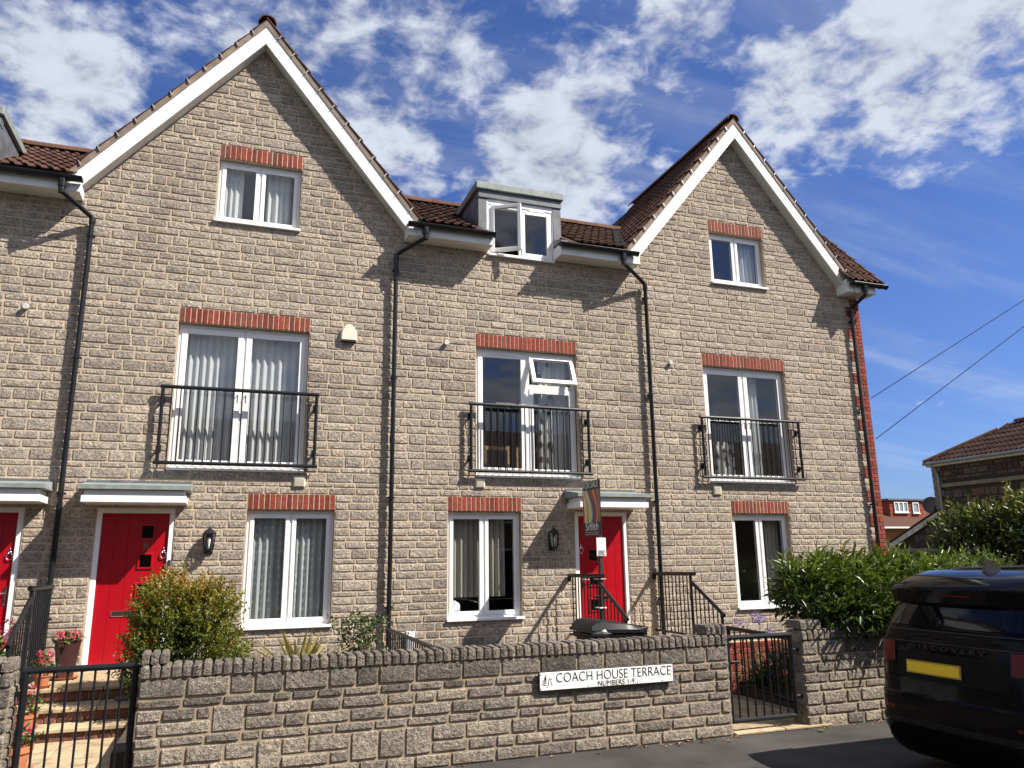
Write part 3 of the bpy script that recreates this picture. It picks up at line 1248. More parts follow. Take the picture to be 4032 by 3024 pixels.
# dormers
def dormer(k, dx, openit):
    H = HOUSE[k]
    a, b = 3.735 + dx, 4.885 + dx
    m = MB()
    m.bbox(a - .185, a - .035, -.015, .12, 7.06, 7.67, .006)
    m.bbox(b + .015, b + .165, -.015, .12, 7.06, 7.67, .006)
    m.bbox(a - .190, b + .172, -.035, .12, 7.672, 7.80, .008)
    D = m.build('dormer', LEAD, H)
    m = MB()
    for xx in (a - .18, b + .13):
        m.prism([(.121, 7.0), (.121, 7.80), (1.35, 7.80), (1.35, 7.6), (.2, 6.95)], xx, xx + .03, 'x')
    m.build('cheek', LEAD, D)
    for i in range(2):
        r_ = MB()
        r_.box(a - .186, a - .18, .5 + .42 * i, .512 + .42 * i, 7.25 + .2 * i, 7.795)
        r_.build('lead_seam', LEAD, D)
    m = MB()
    m.bbox(a - .235, b + .205, -.075, 1.75, 7.812, 7.945, .012)
    m.build('flat_roof', LEADTOP, D)
    m = MB()
    m.bbox(a - .05, a - .002, -.006, .14, 6.705, 7.66, .004)
    m.bbox(b + .002, b + .035, -.006, .14, 6.705, 7.66, .004)
    m.box(a - .034, b + .014, .0, .12, 7.585, 7.671)
    m.build('lining', BARGE, D)
    for xa, xb in ((b + .012, b + .19), (a - .21, a - .03)):
        m = MB()
        m.add([(xa, -.34, 6.955), (xb, -.34, 6.955), (xb, -.012, 7.085), (xa, -.012, 7.085), (xa, -.34, 6.93), (xb, -.34, 6.93), (xb, -.012, 6.93), (xa, -.012, 6.93)],
              [(0, 1, 2, 3), (4, 7, 6, 5), (0, 4, 5, 1), (1, 5, 6, 2), (2, 6, 7, 3), (3, 7, 4, 0)])
        m.build('lead_apron', LEAD, D)
    z0, z1 = 6.65, 7.585
    m = MB()
    m.ring(a, b, z0 + .03, z1, .045, .01, .085)
    xm = (a + b) / 2
    m.bbox(xm - .028, xm + .028, .013, .08, z0 + .075, z1 - .045, .004)
    W = m.build('window', UPVC, H)
    if openit:
        M = Matrix.Translation((a + .05, 0, 0)) @ Matrix.Rotation(R_(-32), 4, 'Z') @ Matrix.Translation((-(a + .05), 0, 0))
        sash(W, a + .045, xm - .016, z0 + .07, z1 - .04, .06, -.02, M)
        h = MB()
        h.bbox(xm - .05, xm - .036, .03, .05, 7.05, 7.16, .003, M)
        h.build('handle', UPVC, W)
    else:
        sash(W, a + .045, xm - .016, z0 + .07, z1 - .04, .06, -.004)
    sash(W, xm + .016, b - .045, z0 + .07, z1 - .04, .06, -.004)
    trickle(W, xm + .15, b - .14, z1 - .018, .01)
    m = MB()
    m.bbox(a - .015, b + .02, -.06, .05, z0 - .004, z0 + .032, .005)
    m.build('sill', UPVC, W)
    r = MB()
    y0, y1, lo, hi, c, e = .125, 2.0, a - .14, b + .12, z0 - .1, 7.795
    vs = [(x, y, z) for z in (c, e) for y in (y0, y1) for x in (lo, hi)]
    r.add(vs, [(0, 1, 3, 2), (4, 6, 7, 5), (2, 3, 7, 6), (0, 2, 6, 4), (1, 5, 7, 3)])
    r.build('room_lining', ROOM, H)


dormer(2, 0, True)
dormer(0, -8.39, False)


# ------------------------------------------------------------------ text
def text_mesh(body, size, sx=1.0, shear=0.0, extrude=.0015, thin=0.0):
    cu = bpy.data.curves.new('t', 'FONT')
    cu.body = body
    cu.size = size
    cu.shear = shear
    cu.extrude = extrude
    cu.offset = thin
    cu.align_x = 'LEFT'
    o = bpy.data.objects.new('t', cu)
    COL.objects.link(o)
    bpy.context.view_layer.update()
    me = bpy.data.meshes.new_from_object(o.evaluated_get(bpy.context.evaluated_depsgraph_get()))
    bpy.data.objects.remove(o)
    me.transform(Matrix.Scale(sx, 4, (1, 0, 0)))
    return me


def put_text(name, body, size, mat, parent, M, sx=1.0, shear=0.0, width=None, extrude=.0015, thin=0.0):
    me = text_mesh(body, size, sx, shear, extrude, thin)
    if width:
        xs = [v.co.x for v in me.vertices]
        me.transform(Matrix.Translation((-min(xs), 0, 0)))
        me.transform(Matrix.Scale(width / (max(xs) - min(xs)), 4, (1, 0, 0)))
    me.materials.clear()
    me.materials.append(mat)
    o = bpy.data.objects.new(name, me)
    link(o, parent)
    o.matrix_basis = M
    return o


FRONT = Matrix.Rotation(math.pi / 2, 4, 'X')        # text standing up, facing -Y


# ------------------------------------------------------------------ doors, canopies
def door(k, side, number=None):
    """side: +1 little windows right of the middle, -1 left"""
    H = HOUSE[k]
    x0, x1 = WINS[k]['door']
    z0, z1 = .47, LV['g']
    m = MB()
    m.ring(x0 + .002, x1 - .002, z0 - .02, z1 + .014, .068, .012, .11, wb=0.0, wt=.075)
    fr = m.build('door_frame', UPVC, H)
    m = MB()
    m.bbox(x0 + .07, x1 - .07, .005, .11, z0 - .02, z0 + .028, .004)
    m.build('threshold', UPVC, fr)
    a, b = x0 + .073, x1 - .073
    m = MB()
    n = 5
    w = (b - a) / n
    m.box(a, b, .052, .095, z0 + .03, z1 - .063)
    for i in range(n):
        m.bbox(a + i * w + .0015, a + (i + 1) * w - .0015, .046, .06, z0 + .032, z1 - .065, .003)
    D = m.build('door', RED, H)
    cx = (x0 + x1) / 2 + side * .15
    for zc in (2.165, 1.79, 1.415, 1.03):
        f = MB()
        f.ring(cx - .095, cx + .095, zc - .105, zc + .105, .028, .030, .05)
        f.build('light_frame', RED, D)
        pane(D, cx - .07, cx + .07, zc - .08, zc + .08, .034, None, DGLASS)
        q = MB()
        q.box(cx - .07, cx + .07, .0440, .0455, zc - .08, zc + .08)
        q.build('light_backing', DARK, D)
    kx = x1 - .115 if side > 0 else x0 + .112
    m = MB()
    m.lathe([(.018, 0), (.022, .006), (.016, .014), (0, .016)], (0, 0, 0), 10, Matrix.Translation((kx, .046, 1.915)) @ Matrix.Rotation(math.pi / 2, 4, 'X'))
    m.tube([(kx + .034 * math.cos(t), .028, 1.865 + .042 * math.sin(t)) for t in [1.9 + 5.6 * i / 14 for i in range(15)]], .007, 6)
    m.tube([(kx, .04, 1.925), (kx, .035, 1.955), (kx, .04, 1.98)], .006, 6, rs=[.012, .007, .003])
    m.build('knocker', CHROME, D, smooth='all')
    m = MB()
    lx = x0 + .41 if side > 0 else x0 + .44
    m.bbox(lx - .13, lx + .13, .034, .047, 1.10, 1.168, .005)
    m.build('letterbox', CHROME, D)
    m = MB()
    hx = x1 - .12 if side > 0 else x0 + .12
    m.bbox(hx - .016, hx + .016, .036, .046, 1.28, 1.50, .004)
    m.tube([(hx, .04, 1.42), (hx, .0, 1.42), (hx - side * .12, .0, 1.42)], .010, 8)
    m.build('handle', CHROME, D)
    if number:
        put_text('number', number, .13, CHROME, D, Matrix.Translation((cx - .035, .0445, 1.94)) @ FRONT, extrude=.003)
        m = MB()
        m.bbox(x1 - .05, x1 - .018, -.012, .014, 1.70, 1.80, .005)
        m.build('doorbell', DARK, fr)


door(1, 1, '8')
door(2, -1)
door(0, 1)


def canopy(k, x0, x1):
    H = HOUSE[k]
    m = MB()
    m.bbox(x0 + .03, x1 - .03, -.475, -.002, 2.598, 2.672, .004)
    m.bbox(x0, x1, -.505, -.002, 2.512, 2.60, .005)
    C = m.build('canopy', UPVC, H)
    m = MB()
    x0, x1 = x0 - .045, x1 + .045
    yb, yf = -.016, -.545
    vs = [(x0, yf, 2.675), (x1, yf, 2.675), (x1, yf, 2.728), (x0, yf, 2.728), (x0 + .03, -.10, 2.785), (x1 - .03, -.10, 2.785), (x0, yb, 2.675), (x1, yb, 2.675), (x0, yb, 2.80), (x1, yb, 2.80)]
    m.add(vs, [(0, 1, 2, 3), (3, 2, 5, 4), (4, 5, 9, 8), (0, 6, 7, 1), (0, 3, 4, 8, 6), (1, 7, 9, 5, 2)])
    m.build('lead_roof', LEADTOP, C)
    m = MB()
    m.box(x0 + .02, x1 - .02, -.024, -.0165, 2.80, 2.83)
    m.build('flashing', LEAD, C)


canopy(1, -1.776, -.564)
canopy(2, 5.012, 6.205)
canopy(0, -3.43, -2.218)


# ------------------------------------------------------------------ balconies
def balcony(k, x0, x1):
    H = HOUSE[k]
    y = -.095
    m = MB()
    m.tube([(x0, y, 4.118), (x1, y, 4.118)], .027, 10)
    m.tube([(x0 - .01, y, 3.075), (x1 + .01, y, 3.075)], .026, 10)
    B = m.build('balcony', METAL, H, smooth=True)
    for x in (x0 + .035, x1 - .035):
        m = MB()
        m.tube([(x, y, 3.05), (x, y, 4.14)], .024, 10)
        m.build('post', METAL, B, smooth=True)
        for z in (3.27, 3.93):
            m = MB()
            m.bbox(x - .012, x + .012, y, -.006, z - .02, z + .02, .004)
            m.bbox(x - .03, x + .03, -.02, -.004, z - .05, z + .05, .004)
            m.build('bracket', METAL, B)
    n = 17
    bm = MB()
    bm.tube([(0, y, 3.075), (0, y, 4.118)], .009, 6)
    bm = bm.mesh('baluster', METAL, True)
    for i in range(1, n + 1):
        inst('baluster', bm, Matrix.Translation((x0 + .035 + (x1 - x0 - .07) * i / (n + 1), 0, 0)), B)
    return B


balcony(1, -1.022, 1.092)
B2 = balcony(2, 3.362, 5.432)
balcony(3, 7.538, 9.652)
m = MB()
for (a, b) in ((3.80, 4.14), (4.18, 4.52)):
    m.box(a, b, -.11, -.08, 4.1415, 4.146)
    for i in range(28):
        xx = a + .01 + i * (b - a - .02) / 27
        m.box(xx - .0012, xx + .0012, -.106 + .02 * (i % 2), -.103 + .02 * (i % 2), 4.146, 4.166)
m.build('bird_spikes', STEEL, B2)


# ------------------------------------------------------------------ fittings on the wall
def lantern(k, x, z0=1.855):
    H = HOUSE[k]
    M = Matrix.Translation((x, -.105, z0))
    m = MB()
    m.lathe([(.085, .275), (.088, .285), (.05, .33), (.022, .345), (.016, .36), (.008, .372), (.010, .38), (0, .388)], (0, 0, 0), 6, M)
    m.lathe([(0, 0), (.012, .004), (.010, .02), (.045, .05), (.058, .062), (.058, .078)], (0, 0, 0), 6, M)
    for i in range(6):
        a = 6.28318 * i / 6
        m.tube([M @ Vector((.057 * math.cos(a), .057 * math.sin(a), .07)), M @ Vector((.078 * math.cos(a), .078 * math.sin(a), .28))], .0075, 5)
    m.bbox(x - .055, x + .055, -.03, -.004, z0 + .02, z0 + .31, .006)
    m.bbox(x - .03, x + .03, -.06, -.028, z0 + .06, z0 + .10, .004)
    Lo = m.build('lantern', METAL, H)
    m = MB()
    m.lathe([(.053, .072), (.074, .282)], (0, 0, 0), 6, M)
    m.build('lantern_glass', GLASS, Lo)
    m = MB()
    m.lathe([(.012, .08), (.012, .13), (.016, .16), (.022, .19), (.016, .22), (0, .235)], (0, 0, 0), 10, M)
    m.build('bulb', PAPER, Lo, smooth='all')


lantern(1, -.263)
lantern(2, 4.735)


def vent(k, x0, x1, z0, z1):
    m = MB()
    m.bbox(x0, x1, -.035, -.004, z0, z1, .004)
    V = m.build('vent_cover', CREAM, HOUSE[k])
    for i in range(7):
        z = z0 + .025 + i * (z1 - z0 - .05) / 6
        s = MB()
        M = Matrix.Translation((0, -.038, z)) @ Matrix.Rotation(R_(35), 4, 'X')
        s.box(x0 + .015, x1 - .015, -.009, .009, -.0025, .0025, M)
        s.build('slat', CREAM, V)


vent(1, .797, .957, 2.786, 2.934)
vent(2, 3.488, 3.638, 2.822, 2.962)
vent(3, 7.762, 7.915, 2.776, 2.932)
m = MB()
pf = [(1.372, 4.985), (1.614, 4.985), (1.616, 5.08), (1.60, 5.15), (1.565, 5.205), (1.52, 5.238), (1.493, 5.245), (1.466, 5.238), (1.42, 5.205), (1.385, 5.15), (1.37, 5.08)]
cx = 1.493
n = len(pf)
vs = [(x, -.004, z) for x, z in pf] + [(x, -.045, z) for x, z in pf] + [(cx + (x - cx) * .86, -.075, 5.08 + (z - 5.08) * .86) for x, z in pf]
m.add(vs, [(i, (i + 1) % n, n + (i + 1) % n, n + i) for i in range(n)] + [(n + i, n + (i + 1) % n, 2 * n + (i + 1) % n, 2 * n + i) for i in range(n)] + [tuple(range(2 * n, 3 * n))])
AL = m.build('alarm_box', CREAM, HOUSE[1])
m = MB()
m.bbox(1.385, 1.60, -.066, -.006, 4.968, 4.9845, .004)
m.build('strobe', DARK, AL)
for k, x, z in ((0, -2.743, 5.10), (2, 3.011, 5.082), (3, 7.053, 5.057)):
    m = MB()
    m.lathe([(.036, 0), (.036, .035), (.040, .036), (.040, .055), (.034, .060)], (0, 0, 0), 14, Matrix.Translation((x, -.004, z)) @ Matrix.Rotation(math.pi / 2, 4, 'X'))
    m.build('pipe_cap', simple('grey_cap', (.5, .49, .46), .5) if 'grey_cap' not in MATS else MATS['grey_cap'], HOUSE[k])
m = MB()
m.bbox(2.44, 2.565, -.05, -.004, .36, .765, .006)
m.build('meter_box', simple('pale_plastic', (.66, .68, .72), .4), HOUSE[2])


# ------------------------------------------------------------------ curtains and things behind the glass
def curtain(name, x0, x1, z0, z1, y, mat, label, folds=7, amp=.03, cat='curtain', group=None, sway=0.0):
    m = MB()
    n = folds * 8
    ph = random.random() * 6
    rows = 5
    vs = []
    for j in range(rows):
        t = j / (rows - 1)
        for i in range(n + 1):
            s = i / n
            a = amp * (.55 + .45 * (1 - t))
            yy = y + a * math.sin(6.28318 * folds * s + ph + .9 * math.sin(5 * s + ph)) + .35 * a * math.sin(17 * s + 2 * ph)
            vs.append((x0 + (x1 - x0) * s + sway * (1 - t) * (s - .5), yy, z0 + (z1 - z0) * t))
    w = n + 1
    fs = [(j * w + i, j * w + i + 1, (j + 1) * w + i + 1, (j + 1) * w + i) for j in range(rows - 1) for i in range(n)]
    k = len(vs)
    vs += [(x, yy + .004, z) for x, yy, z in vs]
    fs += [tuple(k + q for q in f[::-1]) for f in fs]
    m.add(vs, fs)
    o = m.build(name, mat, None, smooth='all')
    return tag(o, label, cat, group)


curtain('curtain', -.40, -.14, 6.7, 7.62, .22, VOILE, 'narrow white curtain at the left of the big left gable window', 3, cat='curtain')
curtain('curtain', .20, .56, 6.7, 7.62, .22, VOILE, 'wider white curtain in the right light of the big left gable window', 4)
curtain('curtain', -.80, -.02, 3.02, 5.0, .24, VOILE, 'white voile in the left door of the left gable balcony', 8)
curtain('curtain', .05, .86, 3.02, 5.0, .24, VOILE, 'white voile in the right door of the left gable balcony', 8)
curtain('net_curtain', .26, .78, .92, 2.42, .22, NET, 'patterned net curtain left half, window beside the number 8 door', 6)
curtain('net_curtain', .83, 1.33, .92, 2.42, .22, NET, 'patterned net curtain right half, window beside the number 8 door', 6)
curtain('curtain', 3.10, 3.62, 1.20, 2.42, .24, LINEN, 'cream half-length curtain in left light of middle house ground window', 6)
curtain('curtain', 3.68, 4.03, 1.20, 2.42, .24, LINEN, 'cream half-length curtain in right light of middle house ground window', 4)
curtain('curtain', 3.55, 3.68, 3.02, 5.0, .26, VOILE, 'thin white curtain at the far left of the middle balcony window', 2)
curtain('curtain', 4.66, 4.92, 3.02, 5.0, .24, SPOT, 'pale curtain with dark spots in the middle balcony window', 3)
curtain('curtain', 4.94, 5.20, 3.02, 5.0, .30, VOILE, 'plain pale curtain right of the spotted one', 3)
curtain('curtain', 8.76, 9.2, 6.7, 7.62, .22, VOILE, 'white curtain in the right gable top window', 4)
curtain('curtain', 8.02, 8.45, 3.02, 3.75, .24, SPOT, 'low spotted curtain in the left door of the right balcony', 4)
curtain('curtain', 8.68, 9.05, 3.02, 4.98, .26, VOILE, 'white curtain in the right door of the right balcony', 4)
curtain('curtain', 8.95, 9.22, .92, 2.40, .26, LINEN, 'grey curtain in the ground window behind the laurel', 3)

m = MB()
for i in range(26):                                   # crumpled paper on the inside sill
    pass
c = Vector((3.21, .20, 1.02))
vs, fs = [], []
N = 9
for j in range(7):
    for i in range(N):
        a = 6.28318 * i / N
        t = -1.35 + 2.7 * j / 6
        r = .085 * math.cos(t) * random.uniform(.65, 1.3)
        vs.append((c.x + r * 1.2 * math.cos(a), c.y + r * .6 * math.sin(a), c.z + .13 * math.sin(t) * random.uniform(.85, 1.15)))
fs = [(j * N + i, j * N + (i + 1) % N, (j + 1) * N + (i + 1) % N, (j + 1) * N + i) for j in range(6) for i in range(N)]
m.add(vs, fs)
tag(m.build('crumpled_paper', PAPER), 'crumpled white paper behind the glass of the middle ground window', 'paper')
m = MB()
m.box(3.0, 4.3, .29, .5, .84, .885)
m.build('window_board', ROOM, HOUSE[2])


def chair(x, y, z, label):
    t = thing('dining_chair', (x, y, z), label, 'chair', 'wooden chairs inside the middle balcony window')
    for sx in (-.2, .2):
        for yy, h in ((0, .95), (.4, .45)):
            q = MB()
            q.bbox(x + sx - .018, x + sx + .018, y + yy - .018, y + yy + .018, z, z + h, .003)
            q.build('leg', WOOD, t)
    q = MB()
    q.bbox(x - .22, x + .22, y - .02, y + .42, z + .45, z + .48, .004)
    q.build('seat', DARK, t)
    q = MB()
    q.bbox(x - .182, x + .182, y - .012, y + .012, z + .88, z + .94, .004)
    q.bbox(x - .182, x + .182, y - .010, y + .010, z + .56, z + .60, .004)
    q.build('back_rail', WOOD, t)
    q = MB()
    q.box(x - .181, x + .181, y - .005, y + .005, z + .602, z + .878)
    q.build('back_panel', DARK, t)


chair(3.98, .42, 2.60, 'wooden chair back, left of two, behind the middle balcony glass')
chair(4.55, .45, 2.60, 'wooden chair back, right of two, behind the middle balcony glass')


# ------------------------------------------------------------------ ground
def at(u, v, Y):
    d = pxdir(u, v)
    return CAM + d * ((Y - CAM.y) / d.y)


def struct(name, mb, mat):
    return tag(mb.build(name, mat), kind='structure')


m = MB(); m.box(-300, 300, -300, 300, -.6, -.16); struct('ground', m, GRASS)
m = MB(); m.box(-60, 80, -7.55, -4.06, -.15, 0.0); struct('pavement', m, PAVE)
m = MB(); m.box(-60, 80, -13.2, -7.67, -.158, -.12); struct('road', m, ROADM)
m = MB(); m.box(-60, 80, -15.2, -13.33, -.15, 0.0); struct('opposite_pavement', m, PAVE)
KERB = simple('kerb_concrete', (.26, .25, .23), .85, var=.2, bump=.3)
for y0, y1 in ((-7.665, -7.555), (-13.325, -13.205)):
    m = MB(); m.bbox(-60, 80, y0, y1, -.157, .004, .02); struct('kerb', m, KERB)
m = MB()
m.box(-.78, 2.08, -4.085, -.001, -.15, .30)
m.box(2.12, 4.84, -4.085, -1.26, -.15, .22)
m.box(2.12, 4.88, -1.26, -.001, -.15, .34)
m.box(6.32, 11.6, -4.085, -.001, -.15, .12)
m.box(11.6, 19.5, -5.0, 8.0, -.15, .05)
m.box(-6.0, -2.08, -4.085, -.001, -.15, .25)
struct('garden_soil', m, SOIL)
m = MB()
m.box(-2.04, -.80, -4.30, -2.12, -.15, .040)
LP = struct('garden_path', m, GMORTAR)
sl1 = MB(); sl1.bbox(0, .592, 0, .592, 0, .025, .006); sl1 = sl1.mesh('slab', SLAB)
for i in range(4):
    for j in range(2):
        inst('slab', sl1, Matrix.Translation((-2.02 + j * .60, -2.74 - i * .60 + .02, .030)), LP)
m = MB()
m.box(4.865, 6.28, -4.32, -1.3, -.15, .012)
RP = struct('garden_path', m, GMORTAR)
for i in range(5):
    for j in range(3):
        q = inst('slab', sl1, Matrix.Translation((4.87 + j * .60, -4.33 + i * .60 + .0, .002)), RP) if 4.87 + j * .6 < 5.9 else None

# ------------------------------------------------------------------ steps to the doors
def steps(name, x0, x1, levels, label, slabs):
    t = thing(name, ((x0 + x1) / 2, -1, 0), label, 'steps')
    hb = brick_mesh(.100, .08, .096, .006)
    hb.materials.clear()
    hb.materials.append(OLDBRICK)
    for i, (zt, yf, yb) in enumerate(levels):
        m = MB()
        m.box(x0, x1, yf + .025, yb, -.1, zt - .045)
        core = m.build('riser', GMORTAR, t)
        w = (x1 - x0) / slabs
        for s in range(slabs):
            m = MB()
            m.bbox(x0 - .01 + s * w + .004, x0 - .01 + (s + 1) * w - .004, yf - .015, yb, zt - .044, zt, .008)
            m.build('tread', SLAB, t)
        n = int((x1 - x0) / .112)
        for j in range(n):
            inst('brick', hb, Matrix.Translation((x0 + .004 + j * .112, yf + .012 + random.random() * .006, zt - .145)), core)
    return t


steps('steps', -2.02, -.78, [(.455, -1.36, -.003), (.310, -1.77, -1.36), (.170, -2.09, -1.77)], 'brick steps with buff slabs up to the number 8 door', 3)
steps('steps', 4.90, 6.62, [(.47, -1.24, -.003), (.33, -1.52, -1.24), (.18, -1.80, -1.52)], 'brick-edged steps and landing under the middle red door', 3)


# ------------------------------------------------------------------ garden walls
W0 = -4.3


def block_geo(mb, x0, x1, y0, y1, z0, z1, tint, j=.005):
    """rough squared block with worn top edges"""
    b = .012
    zs = [(z0, 0), (z1 - .022, 0), (z1, b)]
    nx = 2
    vs, fs = [], []
    for z, ins in zs:
        ring = []
        X0, X1, Y0, Y1 = x0 + ins, x1 - ins, y0 + ins, y1 - ins
        pts = [(X0 + .006, Y0), ((X0 + X1) / 2, Y0 - .006), (X1 - .006, Y0), (X1, Y0 + .01), (X1, Y1), (X0, Y1), (X0, Y0 + .01)]
        for (x, y) in pts:
            vs.append((x + random.uniform(-j, j) * .6, y + random.uniform(-j, j), z + random.uniform(-j, j) * .7))
    n = 7
    for k in range(2):
        fs += [(k * n + i, k * n + (i + 1) % n, (k + 1) * n + (i + 1) % n, (k + 1) * n + i) for i in range(n)]
    fs.append(tuple(2 * n + i for i in range(n)))
    mb.add(vs, fs, tint)


def garden_wall(x0, x1, label, left_end=False, right_end=False, raised=(), endface=None):
    t = thing('garden_wall', ((x0 + x1) / 2, W0 + .11, 0), label, 'wall', 'low stone garden walls along the pavement')
    zt = .868
    m = MB()
    m.box(x0 + .006, x1 - .006, W0, W0 + .21, -.1, zt + .06)
    core = m.build('wall_core', GMORTAR, t)
    hs = [.115, .10, .135, .080, .108, .100, .075, .158]
    f = zt / sum(hs)
    zs = [0]
    for h in hs:
        zs.append(zs[-1] + h * f)
    lst = []
    reserved = {}
    for r in range(len(hs)):
        z0, z1 = zs[r], zs[r + 1]
        spans = [(x0, x1, x0, x1)]
        for (a, b) in reserved.get(r, []):
            spans = subtract(spans, a, b)
        row = course_stones(z0, z1, spans, .014, (.18, .24, .30, .34, .40))
        for q in row:
            qq = list(q)
            w = q[1] - q[0]
            if 1 <= r <= 5 and w < .26 and random.random() < .22 and q[0] > x0 + .3 and q[1] < x1 - .3:
                reserved.setdefault(r + 1, []).append((q[0] - .007, q[1] + .007))
                qq[5] = zs[r + 2] - .007
            mu = .66 - .42 * (r / 7.0) ** 1.5
            lst.append((tuple(qq), min(1, max(0, random.gauss(mu, .16))), 0, 0))
    stone_set(lst, core, GSTONE, facade_place(W0), 300, .016)
    # coping, stones on edge
    n = round((x1 - x0) / .0765)
    p = (x1 - x0) / n
    for i in range(n):
        mm = MB()
        block_geo(mm, x0 + i * p + .005, x0 + (i + 1) * p - .005, W0 - .022, W0 + .222, zt + .006, .968 + random.uniform(-.006, .006), random.uniform(.12, .42))
        mm.build('coping_stone', GSTONE, core)
    for (a, b, c) in raised:
        w = (b - a) / c
        for i in range(c):
            mm = MB()
            block_geo(mm, a + i * w + .005, a + (i + 1) * w - .005, W0 - .015, W0 + .215, .975, 1.066, random.uniform(.15, .4))
            mm.build('coping_stone', GSTONE, core)
    # visible end face
    for s, xx in ((-1, x0), (1, x1)):
        if (s < 0 and left_end) or (s > 0 and right_end):
            pl = (lambda u, v, nn, xx=xx: (xx - nn, -u, v)) if s < 0 else (lambda u, v, nn, xx=xx: (xx + nn, u, v))
            y0, y1 = (-(W0 + .21), -W0) if s < 0 else (W0, W0 + .21)
            ends = []
            for z0, z1 in zip(zs, zs[1:]):
                ends.append(((y0 + .004, y1 - .004, y0 + .004, y1 - .004, z0 + .006, z1 - .006), random.uniform(.3, .6), 0, 0))
            stone_set(ends, core, GSTONE, pl, 300, .012)
    return t


garden_wall(-.605, 4.855, 'long low stone garden wall carrying the street name plate', left_end=False, right_end=True, raised=((-.605, -.40, 3), (4.60, 4.855, 4)))
garden_wall(-4.6, -1.47, 'low stone garden wall at the left edge beside the closed gate', right_end=True, raised=((-1.74, -1.47, 3),))
garden_wall(5.775, 11.5, 'low stone garden wall under the laurel behind the car', left_end=True, raised=((5.775, 6.06, 3),))


# ------------------------------------------------------------------ street name plate
PLT = thing('street_name_plate', (3.465, W0 - .04, .56), 'white street name plate reading COACH HOUSE TERRACE on the low wall', 'sign')
ang = R_(-.35)
PM = Matrix.Translation((2.754, W0 - .052, .556)) @ Matrix.Rotation(-ang * 0, 4, 'Y')
m = MB(); m.bbox(0, 1.424, 0, .018, 0, .176, .003, PM); m.build('backing', SIGNB, PLT)
m = MB(); m.bbox(.010, 1.414, -.006, -.0005, .010, .166, .002, PM); fc = m.build('face', SIGNW, PLT)
TM = PM @ Matrix.Translation((0, -.0075, 0)) @ FRONT
put_text('lettering', 'COACH HOUSE TERRACE', .122, SIGNB, fc, PM @ Matrix.Translation((.175, -.0078, .074)) @ FRONT, width=1.215, thin=-.0022)
put_text('lettering', 'NUMBERS 1-9.', .066, SIGNB, fc, PM @ Matrix.Translation((.60, -.0078, .018)) @ FRONT, width=.40, thin=-.0010)
MARK = simple('sign_mark', (.05, .012, .035), .4)
m = MB()
def stroke(mb, pts, w0):
    n = len(pts)
    for i in range(n - 1):
        (xa, za), (xb, zb) = pts[i], pts[i + 1]
        dx, dz = xb - xa, zb - za
        l = math.hypot(dx, dz) or 1
        wa = w0 * (1 - abs(2 * i / (n - 1) - 1) * .8) + .0006
        wb = w0 * (1 - abs(2 * (i + 1) / (n - 1) - 1) * .8) + .0006
        nx_, nz_ = -dz / l, dx / l
        vs = [(xa - nx_ * wa, za - nz_ * wa), (xb - nx_ * wb, zb - nz_ * wb), (xb + nx_ * wb, zb + nz_ * wb), (xa + nx_ * wa, za + nz_ * wa)]
        mb.add([PM @ Vector((x, -.0078, z)) for x, z in vs] + [PM @ Vector((x, -.0062, z)) for x, z in vs],
               [(0, 1, 2, 3), (0, 4, 5, 1), (1, 5, 6, 2), (2, 6, 7, 3), (3, 7, 4, 0)])
for k in range(5):                                   # wing feathers
    a = 2.75 - .26 * k
    stroke(m, [(.078 + (.052 - .005 * k) * t * math.cos(a) - .006 * math.sin(3.14 * t), .058 + .012 * k + (.060 - .003 * k) * t * math.sin(a) - .010 * math.sin(3.14 * t)) for t in [i / 6 for i in range(7)]], .0030)
stroke(m, [(.076, .045), (.086, .038), (.094, .055), (.096, .085), (.102, .105), (.112, .112), (.128, .104), (.134, .100)], .0028)
stroke(m, [(.104, .106), (.100, .114), (.106, .112)], .002)
stroke(m, [(.116, .100), (.120, .080), (.129, .060), (.131, .046)], .0024)
m.build('emblem', MARK, fc)
for (x, z) in ((.02, .150), (.02, .026), (.515, .150), (.50, .026), (.915, .150), (1.295, .026), (1.395, .150), (1.02, .026)):
    m = MB()
    m.lathe([(.006, 0), (.005, .004), (0, .005)], (0, 0, 0), 8, PM @ Matrix.Translation((x, -.006, z)) @ Matrix.Rotation(math.pi / 2, 4, 'X'))
    m.build('screw', STEEL, PLT)


